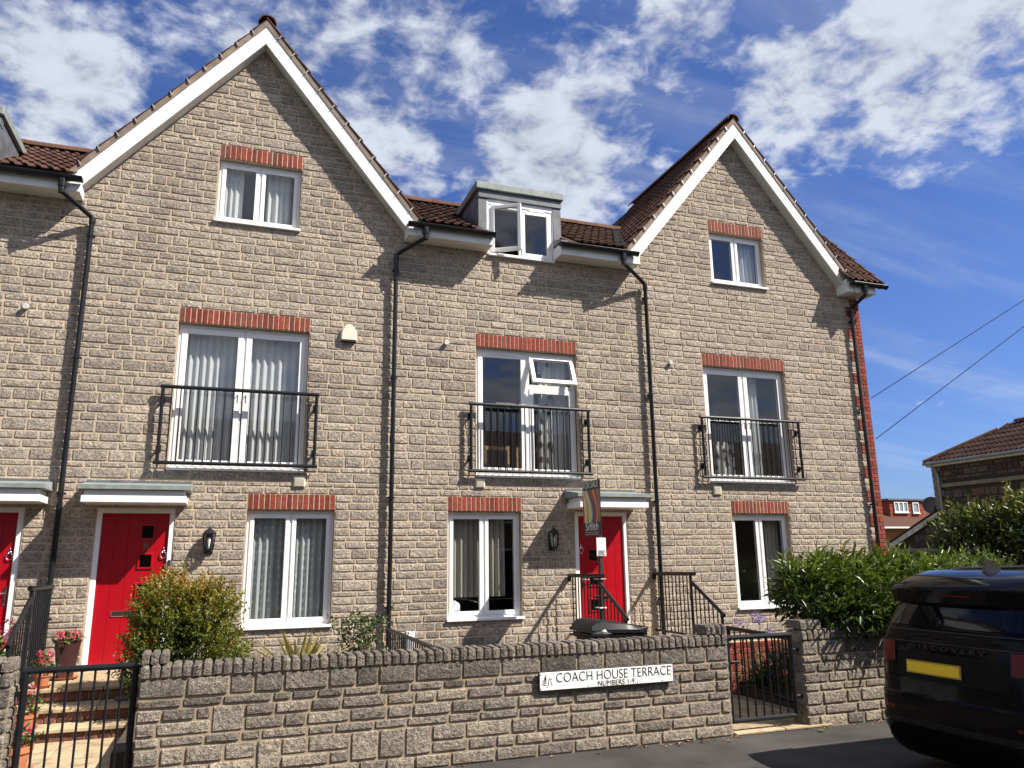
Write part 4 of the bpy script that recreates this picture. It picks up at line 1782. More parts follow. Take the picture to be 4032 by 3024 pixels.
# ------------------------------------------------------------------ railings and gates
def rail_y(name, label, x, zt=1.49, yo=-1.21, ye=-1.90, ze=.95, zb=.62):
    t = thing(name, (x, yo, 0.3), label, 'railing', 'black step railings')
    m = MB()
    m.tube([(x, -.03, zt), (x, yo, zt + .012)], .029, 10)
    m.lathe([(.026, 0), (.026, .012)], (0, 0, 0), 10, Matrix.Translation((x, yo - .012, zt + .012)) @ Matrix.Rotation(math.pi / 2, 4, 'X'))
    m.build('top_rail', METAL, t, smooth=True)
    m = MB()
    m.bbox(x - .012, x + .012, -.10, -.004, zt - .09, zt - .01, .004)
    m.build('bracket', METAL, t)
    yp = yo + .10
    m = MB()
    m.tube([(x, yp - .01, zt - .10), (x, ye, ze)], .027, 10)
    m.build('handrail', METAL, t, smooth=True)
    m = MB(); m.tube([(x, yp, .20), (x, yp, zt)], .022, 10); m.build('post', METAL, t, smooth=True)
    m = MB(); m.tube([(x, ye + .05, .10), (x, ye + .05, ze)], .022, 10); m.build('post', METAL, t, smooth=True)
    m = MB()
    m.tube([(x, -.02, zb), (x, yp - .02, zb)], .018, 8)
    m.tube([(x, yp, zb - .02), (x, ye + .05, zb - .52)], .018, 8)
    m.build('bottom_rail', METAL, t, smooth=True)
    n = 9
    for i in range(1, n + 1):
        y = -.06 + (yp + .06) * i / (n + 1)
        m = MB(); m.tube([(x, y, zb), (x, y, zt)], .0095, 6); m.build('baluster', METAL, t, smooth=True)
    n = 6
    for i in range(1, n + 1):
        s = i / (n + 1)
        y = yp + (ye + .05 - yp) * s
        m = MB(); m.tube([(x, y, zb - .02 - .5 * s), (x, y, zt - .10 + (ze - zt + .10) * s)], .0095, 6); m.build('baluster', METAL, t, smooth=True)
    return t


rail_y('step_railing', 'black railing at the left of the number 8 steps', -2.055)
rail_y('step_railing', 'black railing holding the for sale post, left of the middle door', 5.0)
rail_y('step_railing', 'black railing right of the middle red door', 6.5)


def panel_rail(name, label, P0, P1, z0a, z1a, z0b, z1b, n, r=.022, thick=None):
    """straight railing between two ground points; z0 bottom rail, z1 top rail (a at P0, b at P1)"""
    t = thing(name, (P0[0], P0[1], 0.2), label, 'railing')
    q = lambda s, z: (P0[0] + (P1[0] - P0[0]) * s, P0[1] + (P1[1] - P0[1]) * s, z)
    m = MB(); m.tube([q(-.02, z1a), q(1.02, z1b)], r, 10); m.build('top_rail', METAL, t, smooth=True)
    m = MB(); m.tube([q(0, z0a), q(1, z0b)], r * (thick or .8), 8); m.build('bottom_rail', METAL, t, smooth=True)
    for s in (0, 1):
        m = MB(); m.tube([q(s, .0), q(s, z1a if s == 0 else z1b)], r * .95, 8); m.build('post', METAL, t, smooth=True)
    for i in range(1, n + 1):
        s = i / (n + 1)
        m = MB(); m.tube([q(s, z0a + (z0b - z0a) * s), q(s, z1a + (z1b - z1a) * s)], .0095, 6); m.build('baluster', METAL, t, smooth=True)
    return t


panel_rail('boundary_railing', 'low black railing between the gardens beside the rose bush', (2.10, -.45), (2.10, -3.95), .32, .845, .32, .845, 30)
panel_rail('ramp_railing', 'black railing along the path behind the right gate', (6.34, -2.20), (6.34, -3.98), .16, .815, .05, .775, 13, .028, 1.1)


def gate(label, x0, x1, y, z0, z1, n, hinge):
    t = thing('garden_gate', ((x0 + x1) / 2, y, z0), label, 'gate', 'black bar gates in the low wall')
    r = .025
    m = MB(); m.tube([(x0 - .012, y, z1), (x1 + .012, y, z1)], r, 10); m.build('top_rail', METAL, t, smooth=True)
    m = MB(); m.tube([(x0, y, z0), (x1, y, z0)], r, 10); m.build('bottom_rail', METAL, t, smooth=True)
    for x in (x0, x1):
        m = MB(); m.tube([(x, y, z0 - .01), (x, y, z1)], r, 10); m.build('stile', METAL, t, smooth=True)
    for i in range(1, n + 1):
        x = x0 + (x1 - x0) * i / (n + 1)
        m = MB(); m.tube([(x, y, z0), (x, y, z1)], .0095, 6); m.build('bar', METAL, t, smooth=True)
    for z in (z0 + .18, z1 - .16):
        m = MB()
        xa, xb = (x1, x1 + .10) if hinge > 0 else (x0 - .075, x0)
        m.bbox(xa, xb, y - .015, y + .015, z - .018, z + .018, .004)
        m.build('hinge', METAL, t)
    m = MB()
    xl = x0 + .03 if hinge > 0 else x1 - .13
    m.bbox(xl, xl + .10, y - .014, y + .014, z1 - .26, z1 - .23, .004)
    m.build('latch', METAL, t)
    return t


gate('closed black bar gate in front of the number 8 steps', -1.40, -.640, -4.24, .10, .965, 7, -1)
gate('black bar gate between the wall ends by the car', 4.880, 5.672, -4.26, .125, .928, 7, 1)

# ------------------------------------------------------------------ for sale board
FS = thing('for_sale_board', (5.03, -.95, .6), 'for sale board on a black post tied to the step railing', 'sign')
def fs_box(n, y0, y1, z0, z1, x0, x1, mat, par=FS):
    m = MB(); m.bbox(x0, x1, y0, y1, z0, z1, .003); return m.build(n, mat, par)
fs_box('post', -1.065, -1.005, .63, 2.20, 5.035, 5.085, simple('black_timber', (.018, .018, .018), .6, var=.3, scale=20))
BD = fs_box('board', -1.232, -.648, 2.062, 2.870, 4.992, 5.004, simple('board_charcoal', (.022, .022, .024), .4))
cols = [(.55, .02, .03), (.75, .72, .66), (.62, .42, .05), (.35, .45, .06), (.70, .55, .42), (.55, .56, .58), (.28, .29, .31), (.05, .05, .05), (.10, .10, .11), (.38, .03, .05), (.50, .06, .08), (.62, .50, .06), (.30, .03, .10), (.36, .08, .28), (.55, .12, .14), (.15, .25, .07)]
ns = len(cols)
y_a, y_b, z_a, z_b = -.650, -1.230, 2.262, 2.735
def wav(s, t):
    w = .30 * math.sin(3.4 * t + .6) * math.sin(math.pi * min(max(s, 0), 1))
    return min(max(s + w * .55, 0), 1)
for i, cc in enumerate(cols):
    m = MB()
    K = 14
    vs = []
    for j in range(K + 1):
        t = j / K
        for s in (i / ns, (i + 1) / ns):
            ss = wav(s, t)
            vs.append((4.9905, y_a + (y_b - y_a) * ss, z_a + (z_b - z_a) * t))
    m.add(vs, [(2 * j, 2 * j + 1, 2 * j + 3, 2 * j + 2) for j in range(K)])
    m.build('stripe', simple('stripe_%02d' % i, cc, .45), BD)
SIDE = Matrix(((0, 0, -1, 0), (-1, 0, 0, 0), (0, 1, 0, 0), (0, 0, 0, 1)))   # text facing -X, reading towards -Y
put_text('lettering', 'FOR SALE', .13, SIGNW, BD, Matrix.Translation((4.9895, -.69, 2.765)) @ SIDE, width=.50)
put_text('lettering', 'Smith', .17, SIGNW, BD, Matrix.Translation((4.9895, -.715, 2.145)) @ SIDE, width=.44, shear=.25)
put_text('lettering', 'Steven', .045, SIGNW, BD, Matrix.Translation((4.9895, -.86, 2.225)) @ SIDE, width=.12)
m = MB()
for r_, (z, nn) in enumerate(((2.118, 9), (2.088, 15))):
    for i in range(nn):
        y = -.70 - .48 * i / nn
        m.box(4.9893, 4.9918, y - .48 / nn * .7, y, z - .006, z + .006)
m.build('small_print', simple('small_print', (.5, .42, .38), .5), BD)
SP = fs_box('notice', -1.082, -1.070, 1.775, 2.035, 4.985, 5.135, SIGNW)
for i, tx in enumerate(('SCAN FOR', 'PROPERTY', 'DETAILS')):
    put_text('lettering', tx, .026, SIGNB, SP, Matrix.Translation((5.008, -1.0835, 1.838 - i * .026)) @ FRONT, width=.105)
for z in (1.455, 1.06):
    m = MB(); m.ring(-.001, .001, -.001, .001, .0005, 0, .001) if False else m.bbox(4.972, 5.092, -1.14, -.985, z - .007, z + .007, .002)
    m.build('cable_tie', PAPER if z < 1.2 else STEEL, FS)

# ------------------------------------------------------------------ wheelie bin
BX, BY, BZ = 4.13, -3.02, .22
BIN = thing('wheelie_bin', (BX, BY, BZ), 'black wheelie bin behind the low wall under the for sale board', 'bin')
m = MB()
b0, b1 = (-.24, .26), (-.29, .32)
def frust(mb, x0, x1, X0, X1, hy0, hy1, z0, z1):
    vs = [(x0, -hy0, z0), (x1, -hy0, z0), (x1, hy0, z0), (x0, hy0, z0), (X0, -hy1, z1), (X1, -hy1, z1), (X1, hy1, z1), (X0, hy1, z1)]
    mb.add([(BX + a, BY + b, BZ + c) for a, b, c in vs], [(3, 2, 1, 0), (4, 5, 6, 7), (0, 1, 5, 4), (1, 2, 6, 5), (2, 3, 7, 6), (3, 0, 4, 7)])
frust(m, -.22, .24, -.27, .28, .20, .255, .06, .66)
frust(m, -.29, .30, -.30, .31, .275, .285, .645, .70)
m.build('body', BINMAT, BIN)
m = MB()
def lid_slab(mb, x0, x1, hy, zl, zr, t):
    vs = [(x0, -hy, zl), (x1, -hy, zr), (x1, hy, zr), (x0, hy, zl)]
    vs = vs + [(x, y, z + t) for x, y, z in vs]
    mb.add([(BX + a, BY + b, BZ + c) for a, b, c in vs], [(3, 2, 1, 0), (4, 5, 6, 7), (0, 1, 5, 4), (1, 2, 6, 5), (2, 3, 7, 6), (3, 0, 4, 7)])
lid_slab(m, -.335, .345, .295, .722, .705, .030)
lid = [(-.325, .752), (-.315, .800), (-.270, .838), (-.18, .852), (.10, .815), (.29, .770), (.325, .748), (.33, .735)]
n = len(lid)
vs = []
for hy, sc in ((-.288, .0), (-.268, .8), (-.23, 1), (.23, 1), (.268, .8), (.288, .0)):
    vs += [(BX + x * (1 if sc else 1.01), BY + hy, BZ + .735 + (z - .735) * (sc if sc else .15)) for x, z in lid]
m.add(vs, [(k * n + i, k * n + i + 1, (k + 1) * n + i + 1, (k + 1) * n + i) for k in range(5) for i in range(n - 1)])
m.build('lid', BINMAT, BIN, smooth=True)
m = MB()
m.tube([(BX + .33, BY - .22, BZ + .70), (BX + .40, BY - .22, BZ + .745), (BX + .40, BY + .22, BZ + .745), (BX + .33, BY + .22, BZ + .70)], .018, 8)
m.bbox(BX + .27, BX + .38, BY - .27, BY - .20, BZ + .63, BZ + .76, .01)
m.build('handle', BINMAT, BIN)
for s in (-1, 1):
    m = MB()
    m.lathe([(.10, -.025), (.10, .025)], (0, 0, 0), 16, Matrix.Translation((BX + .22, BY + s * .24, BZ + .10)) @ Matrix.Rotation(math.pi / 2, 4, 'X'))
    m.build('wheel', BINMAT, BIN)
m = MB()
bag = []
for j in range(6):
    for i in range(8):
        a, t = 6.28318 * i / 8, -1.3 + 2.6 * j / 5
        rr = random.uniform(.75, 1.25)
        bag.append((BX - .20 + .12 * math.cos(t) * math.cos(a) * rr, BY - .29 + .03 * math.cos(t) * math.sin(a), BZ + .70 + .05 * math.sin(t) * rr))
m.add(bag, [(j * 8 + i, j * 8 + (i + 1) % 8, (j + 1) * 8 + (i + 1) % 8, (j + 1) * 8 + i) for j in range(5) for i in range(8)])
m.build('bag_corner', simple('black_bag', (.012, .012, .013), .4, bump=.4, bscale=40), BIN)

# brick retaining wall in the right garden
RW = thing('retaining_wall', (7.3, -2.3, 0), 'low red brick retaining wall seen through the right gate', 'wall')
m = MB(); m.box(6.02, 8.6, -2.398, -2.2, -.1, .64); rc = m.build('wall_core', MORTAR, RW)
for r in range(9):
    x = 6.02 - (.11 if r % 2 else 0)
    while x < 8.45:
        if x >= 6.0:
            inst('brick', BR1, Matrix.Translation((x, -2.406, r * .072 + .002)), rc)
        x += .225


# ------------------------------------------------------------------ plants
class Leaves:
    def __init__(self):
        self.v, self.f, self.t = [], [], []
        self.n = 0

    def add(self, P, D, L, Wd, T, fold=.25, droop=.0):
        """arrays: base points, directions, lengths, widths, tints"""
        k = len(P)
        D = D / np.linalg.norm(D, axis=1, keepdims=True)
        rnd = rng.normal(size=(k, 3)) * .55 + np.array([0, 0, .9])
        S = np.cross(D, rnd)
        S /= np.linalg.norm(S, axis=1, keepdims=True) + 1e-9
        N = np.cross(S, D)
        N[N[:, 2] < 0] *= -1
        L = np.asarray(L)[:, None]
        Wd = np.asarray(Wd)[:, None]
        a = P
        b = P + D * L * .45 + S * Wd * .5 + N * Wd * fold
        c = P + D * L - N * L * droop
        d = P + D * L * .45 - S * Wd * .5 + N * Wd * fold
        e = P + D * L * .5 - N * L * droop * .3
        vs = np.stack([a, b, c, d, e], 1).reshape(-1, 3)
        base = self.n + np.arange(k)[:, None] * 5
        fs = np.concatenate([base + np.array([[0, 4, 1]]), base + np.array([[1, 4, 2]]), base + np.array([[0, 3, 4]]), base + np.array([[3, 2, 4]])], 0)
        self.v.append(vs)
        self.f.append(fs)
        self.t.append(np.repeat(T, 5))
        self.n += k * 5

    def build(self, name, mat, parent, stuff=True):
        V = np.concatenate(self.v)
        F = np.concatenate(self.f)
        me = bpy.data.meshes.new(name)
        me.vertices.add(len(V))
        me.vertices.foreach_set('co', V.astype(np.float32).ravel())
        me.loops.add(len(F) * 3)
        me.loops.foreach_set('vertex_index', F.astype(np.int32).ravel())
        me.polygons.add(len(F))
        me.polygons.foreach_set('loop_start', (np.arange(len(F)) * 3).astype(np.int32))
        me.polygons.foreach_set('use_smooth', np.ones(len(F), bool))
        at_ = me.attributes.new('tint', 'FLOAT', 'POINT')
        at_.data.foreach_set('value', np.clip(np.concatenate(self.t), 0, 1).astype(np.float32))
        me.materials.append(mat)
        me.update(calc_edges=True)
        me.validate()
        o = link(bpy.data.objects.new(name, me), parent)
        if stuff:
            o['kind'] = 'stuff'
        return o


def ell_points(n, c, r, lo=.55, hi=1.0, zmin=None):
    d = rng.normal(size=(n, 3))
    d /= np.linalg.norm(d, axis=1, keepdims=True)
    rad = rng.uniform(lo, hi, n)[:, None]
    p = np.array(c) + d * rad * np.array(r)
    if zmin is not None:
        k = p[:, 2] > zmin
        p, d = p[k], d[k]
    return p, d


def sprays(lv, base, dirs, length, K, leafL, leafW, tint, tvar=.15, spread=.9, lvar=.3, fold=.25, droop=0, uptint=0.0):
    n = len(base)
    ln = length * rng.uniform(.6, 1.3, n)[:, None]
    dirs = dirs / np.linalg.norm(dirs, axis=1, keepdims=True)
    tt = tint if np.ndim(tint) else np.full(n, tint)
    tt = tt + rng.normal(0, tvar, n)
    for k in range(K):
        f = (k + rng.random(n)[:, None]) / K
        P = base + dirs * ln * f + rng.normal(0, .006, (n, 3))
        D = dirs * .55 + rng.normal(size=(n, 3)) * spread * .55
        lv.add(P, D, leafL * rng.uniform(1 - lvar, 1 + lvar, n), leafW * rng.uniform(1 - lvar, 1 + lvar, n), tt + uptint * f[:, 0] + rng.normal(0, .06, n), fold, droop)
    return base, base + dirs * ln


def stems(parent, root, tips, mat=None, r=.008, n=5, jit=.04, name='stem'):
    for tp in tips:
        a, b = Vector(root) + Vector((random.uniform(-.05, .05), random.uniform(-.05, .05), 0)), Vector(tp)
        pts = [a]
        for i in (1, 2, 3):
            q = a.lerp(b, i / 4)
            pts.append(q + Vector((random.uniform(-jit, jit), random.uniform(-jit, jit), random.uniform(-jit, jit) + .03 * (2 - abs(i - 2)))))
        pts.append(b)
        m = MB()
        m.tube(pts, r, n, rs=[r, r * .85, r * .7, r * .5, r * .3])
        m.build(name, mat or TWIG, parent)


GOLD = leaf_material('golden_shrub_leaf', [(0, (.018, .028, .008)), (.35, (.055, .085, .014)), (.65, (.135, .155, .020)), (.85, (.24, .21, .025)), (1, (.30, .10, .02))], .45, .3)
LAUR = leaf_material('laurel_leaf', [(0, (.010, .018, .004)), (.4, (.036, .060, .008)), (.7, (.085, .125, .014)), (1, (.18, .21, .03))], .34, .25, .45)
CHER = leaf_material('cherry_laurel_leaf', [(0, (.009, .016, .006)), (.4, (.026, .044, .010)), (.7, (.085, .105, .018)), (1, (.28, .25, .035))], .34, .24, .45)
OLIV = leaf_material('hedge_leaf', [(0, (.02, .032, .010)), (.5, (.075, .105, .022)), (1, (.19, .21, .06))], .45, .3)
ROSE = leaf_material('rose_leaf', [(0, (.016, .030, .010)), (.5, (.045, .075, .018)), (1, (.13, .17, .045))], .35, .25)
BEDG = leaf_material('bed_leaf', [(0, (.015, .035, .010)), (.5, (.045, .10, .02)), (1, (.16, .24, .05))], .4, .3)
PINK = leaf_material('pink_petal', [(0, (.30, .015, .04)), (.5, (.62, .07, .14)), (1, (.80, .25, .32))], .6, .35, .2)
PALEP = leaf_material('pale_pink_petal', [(0, (.45, .25, .38)), (1, (.72, .52, .62))], .6, .35, .2)
PURP = leaf_material('purple_petal', [(0, (.07, .05, .16)), (.6, (.17, .13, .34)), (1, (.30, .26, .50))], .6, .3, .2)
FLAX = leaf_material('flax_leaf', [(0, (.10, .075, .02)), (.5, (.24, .19, .045)), (1, (.42, .36, .14))], .4, .3)


def plant(name, label, loc, cat='shrub', group=None):
    return thing(name, loc, label, cat, group)


# golden shrub by the number 8 steps
t = plant('golden_shrub', 'dense golden green shrub in front of the number 8 door', (-.42, -1.80, .3))
lv = Leaves()
for (c, r, n, tn) in (((-.58, -1.80, 1.28), (.36, .34, .34), 620, .68), ((-.20, -1.80, 1.18), (.33, .34, .36), 600, .64), ((-.66, -1.80, .88), (.34, .36, .45), 640, .48), ((-.25, -1.75, .82), (.28, .30, .34), 220, .38), ((.02, -1.85, .74), (.22, .26, .30), 300, .58), ((-.72, -1.85, .62), (.30, .32, .30), 300, .36)):
    p, d = ell_points(n, c, r, .35, .98, .42)
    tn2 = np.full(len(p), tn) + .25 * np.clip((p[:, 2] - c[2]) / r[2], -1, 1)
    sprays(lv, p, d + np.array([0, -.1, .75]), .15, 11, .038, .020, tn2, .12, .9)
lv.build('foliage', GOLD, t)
stems(t, (-.32, -1.80, .3), [(random.uniform(-.75, .1), -1.80 + random.uniform(-.2, .2), random.uniform(.85, 1.25)) for _ in range(16)], r=.011)

# flax
m = MB()
m.lathe([(.34, 0), (.26, .09), (.12, .14), (0, .15)], (.70, -3.15, .295), 14)
tag(m.build('soil_mound', SOIL), kind='structure')
t = plant('flax_plant', 'spiky gold flax plant behind the low wall', (.70, -3.15, .42), 'plant')
for i in range(64):
    a = random.uniform(0, 6.283)
    lean = random.uniform(.10, 1.05)
    L = random.uniform(.52, .80)
    ca, sa = math.cos(a), math.sin(a) * .6
    w = random.uniform(.024, .036)
    m = MB()
    K = 6
    for j in range(K + 1):
        s = j / K
        out = lean * L * (s ** 1.5)
        zz = .42 + L * s * (1 - .35 * lean * s)
        ww = w * (1 - s) ** .6 * (.6 + .8 * min(s * 3, 1)) + .001
        ctr = Vector((.70 + ca * out, -3.15 + sa * out, zz))
        side = Vector((-math.sin(a), math.cos(a), 0))
        m.v += [tuple(ctr - side * ww), tuple(ctr + Vector((ca, sa, -.8)) * ww * .45), tuple(ctr + side * ww)]
        m.t += [random.uniform(.05, .3)] + [random.uniform(.4, .6)] + [random.uniform(.75, 1)]
    m.f += [(3 * j + k, 3 * j + k + 1, 3 * j + k + 4, 3 * j + k + 3) for j in range(K) for k in (0, 1)]
    m.build('leaf', FLAX, t)

# rose bush
t = plant('rose_bush', 'thin rose bush in front of the second downpipe', (1.45, -2.2, .3))
lv = Leaves()
tips = []
for i in range(120):
    a = random.uniform(0, 6.283)
    tips.append((1.46 + .30 * math.cos(a) * random.uniform(.2, 1), -2.2 + .22 * math.sin(a), random.uniform(.68, 1.10)))
tips += [(1.80, -2.2, 1.20), (1.16, -2.2, 1.10), (1.88, -2.2, 1.02), (1.95, -2.2, .88), (1.30, -2.2, 1.12)]
p = np.array(tips)
sprays(lv, p, np.array([[random.uniform(-1, 1), random.uniform(-1, 1), .5] for _ in tips]), .12, 7, .045, .03, .5, .25, 1.0)
lv.build('foliage', ROSE, t)
stems(t, (1.45, -2.2, .3), tips[::5], r=.007)

# laurel over the right wall
LA = plant('laurel_hedge', 'glossy laurel bush hanging over the low wall beside the car', (7.3, -3.5, .1))
lv = Leaves()
lb = []
for (c, r, n) in (((6.45, -3.75, 1.33), (.42, .38, .34), 330), ((6.95, -3.72, 1.31), (.55, .42, .36), 520), ((7.6, -3.70, 1.34), (.6, .42, .34), 520), ((8.3, -3.65, 1.33), (.6, .42, .34), 420), ((9.0, -3.6, 1.31), (.6, .4, .34), 260), ((6.85, -4.14, 1.12), (.8, .30, .22), 300), ((7.9, -4.14, 1.12), (.8, .30, .22), 280)):
    p, d = ell_points(n, c, r, .45, 1.0)
    lb.append((p, d + np.array([.12, -.35, .35])))
for p, d in lb:
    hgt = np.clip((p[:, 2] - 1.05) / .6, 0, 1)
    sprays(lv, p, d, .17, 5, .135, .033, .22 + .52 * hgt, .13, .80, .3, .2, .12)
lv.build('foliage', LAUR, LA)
m = MB()
lm = []
for q in range(3):
    m = MB()
    L, w = .14, .019
    for j in range(5):
        s = j / 4
        ww = w * math.sin(math.pi * min(max(s, .06), .97)) ** .8
        m.v += [(-ww, s * L, .004 * s), (0, s * L, -.004 - .02 * s * s * q), (ww, s * L, .004 * s)]
        m.t += [.35 + .2 * q] * 3
    m.f += [(3 * j + k, 3 * j + k + 1, 3 * j + k + 4, 3 * j + k + 3) for j in range(4) for k in (0, 1)]
    lm.append(m.mesh('leaf', LAUR, 'all'))
allp = np.concatenate([a for a, _ in lb])
alld = np.concatenate([b for _, b in lb])
front = np.argsort(allp[:, 1] - .3 * allp[:, 2])[:260]
for i in front:
    d = Vector(alld[i]) + Vector((random.uniform(-.5, .5), random.uniform(-.6, 0), random.uniform(-.5, .4)))
    M = Matrix.Translation(Vector(allp[i]) + Vector((0, -.04, 0))) @ d.to_track_quat('Y', 'Z').to_matrix().to_4x4() @ Matrix.Rotation(random.uniform(-.7, .7), 4, 'Y')
    inst('leaf', random.choice(lm), M, LA)
stems(LA, (7.2, -3.5, .1), [(6.3 + .35 * i, -3.7, 1.25) for i in range(8)], r=.016)

# paler hedge behind the car
t = plant('mixed_hedge', 'pale loose hedge between the laurel and the taller evergreen', (10.2, -3.0, .05))
lv = Leaves()
for (c, r, n) in (((9.6, -3.1, 1.26), (.6, .45, .34), 380), ((10.4, -2.7, 1.32), (.55, .45, .36), 360), ((11.2, -2.2, 1.30), (.5, .45, .40), 300), ((10.4, -2.9, .8), (1.2, .6, .6), 500)):
    p, d = ell_points(n, c, r, .4, 1.0)
    sprays(lv, p, d + np.array([0, -.1, .9]), .20, 9, .032, .018, .42, .2, .9)
lv.build('foliage', OLIV, t)
stems(t, (10.3, -2.8, .05), [(9.4 + .25 * i, -2.8 + random.uniform(-.3, .3), 1.2) for i in range(9)], r=.012)

# tall evergreen behind the car
t = plant('evergreen_shrub', 'tall dark glossy evergreen behind the car roof at the right edge', (13.6, -1.6, .05), 'tree')
lv = Leaves()
for (c, r, n) in (((13.0, -.6, 1.85), (.75, .6, .65), 620), ((13.5, -1.5, 1.95), (.9, .8, .75), 950), ((13.8, -2.6, 1.9), (.9, .8, .8), 700), ((13.2, -1.2, 1.0), (1.1, 1.2, .9), 600)):
    p, d = ell_points(n, c, r, .45, 1.0)
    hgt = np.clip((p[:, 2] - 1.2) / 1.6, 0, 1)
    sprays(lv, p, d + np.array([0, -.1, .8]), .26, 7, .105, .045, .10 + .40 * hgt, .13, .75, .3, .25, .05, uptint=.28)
tips = [(13.1, -1.30, 2.92), (13.0, -.35, 2.52), (13.05, -.85, 2.58), (13.15, -1.75, 2.66), (13.0, -.05, 2.40), (13.2, -2.2, 2.62), (13.0, -.6, 2.48)]
for tp in tips:
    b = np.array(tp) + np.array([0, 0, -.42]) + rng.normal(0, .02, (3, 3))
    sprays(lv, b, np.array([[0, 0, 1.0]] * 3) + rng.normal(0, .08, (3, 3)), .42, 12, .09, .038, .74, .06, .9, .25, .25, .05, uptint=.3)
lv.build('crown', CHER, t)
stems(t, (13.4, -1.5, .05), [(13.2 + random.uniform(-.5, .6), -1.5 + random.uniform(-1.2, 1.2), 2.0) for i in range(9)], r=.03, name='trunk')
# the treetop peeping over the far stone roof
# bed behind the right gate
t = plant('border_plants', 'green border with small pink flowers behind the right gate', (6.95, -2.85, .1), 'plants')
lv, fl = Leaves(), Leaves()
for (c, r, n) in (((6.62, -2.85, .34), (.30, .3, .30), 220), ((7.05, -2.8, .36), (.4, .3, .28), 220)):
    p, d = ell_points(n, c, r, .3, 1.0, .1)
    sprays(lv, p, d + np.array([0, -.1, .8]), .14, 6, .05, .022, .5, .25, .9)
    p2 = p[(p[:, 2] > .42)][:60]
    sprays(fl, p2 + np.array([0, -.03, .07]), np.tile([0, -.4, .8], (len(p2), 1)) + rng.normal(0, .3, (len(p2), 3)), .03, 5, .020, .016, .5, .3, 1.4)
lv.build('foliage', BEDG, t)
fl.build('flowers', PALEP, t)
p = np.array([[6.45, -2.75, .1]] * 34)
lv = Leaves()
d = rng.normal(size=(34, 3)) * .5 + np.array([0, 0, 1])
lv.add(p + rng.normal(0, .03, (34, 3)) * [1, 1, 0], d, np.full(34, .45), np.full(34, .03), rng.uniform(.3, .9, 34), .1, .25)
lv.build('strap_leaves', BEDG, t)
heads = [at(2750 + a * .3617, 2350 + b * .3617, -2.05) for a, b in ((400, 280), (497, 300), (620, 235), (672, 250), (790, 372))]
for i, h in enumerate(heads):
    t = plant('agapanthus', ['small pale agapanthus head nearest the gate post', 'faint half-open agapanthus head, second from the left', 'large purple agapanthus head, left of the pair', 'large purple agapanthus head, right of the pair', 'low agapanthus head just above the gate'][i], (h.x, h.y, .1), 'flower', 'agapanthus behind the right gate')
    fl = Leaves()
    n = 70 if i in (2, 3) else 36
    r = .075 if i in (2, 3) else .05
    p, d = ell_points(n, tuple(h), (r, r, r * .7), .3, 1)
    fl.add(p, d, np.full(n, .045), np.full(n, .014), rng.random(n))
    fl.build('flower_head', PURP, t)
    stems(t, (h.x - .05, h.y, .1), [tuple(h)], BEDG, r=.006, jit=.008)


# pots
def flower_pot(label, x, y, z, r, h, mat, kind, petal=PINK, fr=.10, fh=.12, square=False, saucer=True):
    t = thing('flower_pot', (x, y, z), label, 'flower pot', 'potted plants on the number 8 steps')
    m = MB()
    if square:
        M = Matrix.Translation((x, y, z)) @ Matrix.Rotation(R_(20), 4, 'Z') @ Matrix.Rotation(R_(45), 4, 'Z')
        m.lathe([(r * .78, .0), (r * 1.28, h), (r * 1.36, h), (r * 1.36, h + .02), (r * 1.18, h + .02), (r * 1.15, h - .03), (0, h - .03)], (0, 0, 0), 4, M)
    else:
        m.lathe([(r * .68, .012), (r * .95, h * .76), (r * 1.06, h * .77), (r * 1.1, h), (r * .98, h), (r * .95, h - .025), (0, h - .028)], (x, y, z), 18)
    m.build('pot', mat, t, smooth=not square)
    if saucer:
        m = MB()
        m.lathe([(r * .9, 0), (r * 1.22, .03), (r * 1.15, .03), (r * .85, .012)], (x, y, z), 18)
        m.build('saucer', TERRA, t, smooth=True)
    lv, fl = Leaves(), Leaves()
    p, d = ell_points(60, (x, y, z + h + fh * .3), (fr, fr, fh * .6), .2, 1, z + h - .03)
    sprays(lv, p, d + np.array([0, 0, .6]), .05, 3, .04, .028, .45, .25, 1)
    lv.build('foliage', BEDG, t)
    p, d = ell_points(46, (x, y, z + h + fh * .75), (fr * .9, fr * .9, fh * .55), .6, 1.05, z + h)
    sprays(fl, p, d + np.array([0, -.3, .5]), .02, 5, .022, .020, .55, .25, 1.4)
    fl.build('flowers', petal, t)


flower_pot('terracotta pot of pink flowers on the top step', -1.83, -1.26, .455, .085, .155, TERRA, 0, fr=.09, fh=.19)
flower_pot('tall dark brown square planter with red flowers by the door', -1.72, -.62, .455, .13, .42, GLAZED, 0, petal=PINK, fr=.15, fh=.09, square=True)
flower_pot('lowest terracotta pot of pink flowers behind the gate bars', -1.60, -3.30, .055, .13, .21, TERRA, 0, fr=.13, fh=.14)
flower_pot('pot of pink flowers on the middle step at the left', -1.80, -1.98, .17, .10, .14, TERRA, 0, fr=.11, fh=.20)
t = plant('hydrangea', 'deep pink hydrangea left of the left step railing', (-2.42, -.9, .25))
lv, fl = Leaves(), Leaves()
p, d = ell_points(120, (-2.45, -.85, .72), (.30, .3, .24), .3, 1)
sprays(lv, p, d + np.array([0, -.1, .6]), .10, 4, .085, .055, .75, .2, .9)
for c in ((-2.40, -1.0, 1.02), (-2.30, -.95, 1.08), (-2.5, -1.0, .98), (-2.34, -1.1, .93), (-2.52, -1.1, .86), (-2.24, -.8, .95), (-2.42, -1.15, 1.08)):
    p, d = ell_points(95, c, (.10, .10, .08), .7, 1)
    fl.add(p, d, np.full(len(p), .022), np.full(len(p), .024), rng.uniform(0, .75, len(p)))
lv.build('foliage', BEDG, t)
fl.build('flowers', PINK, t)
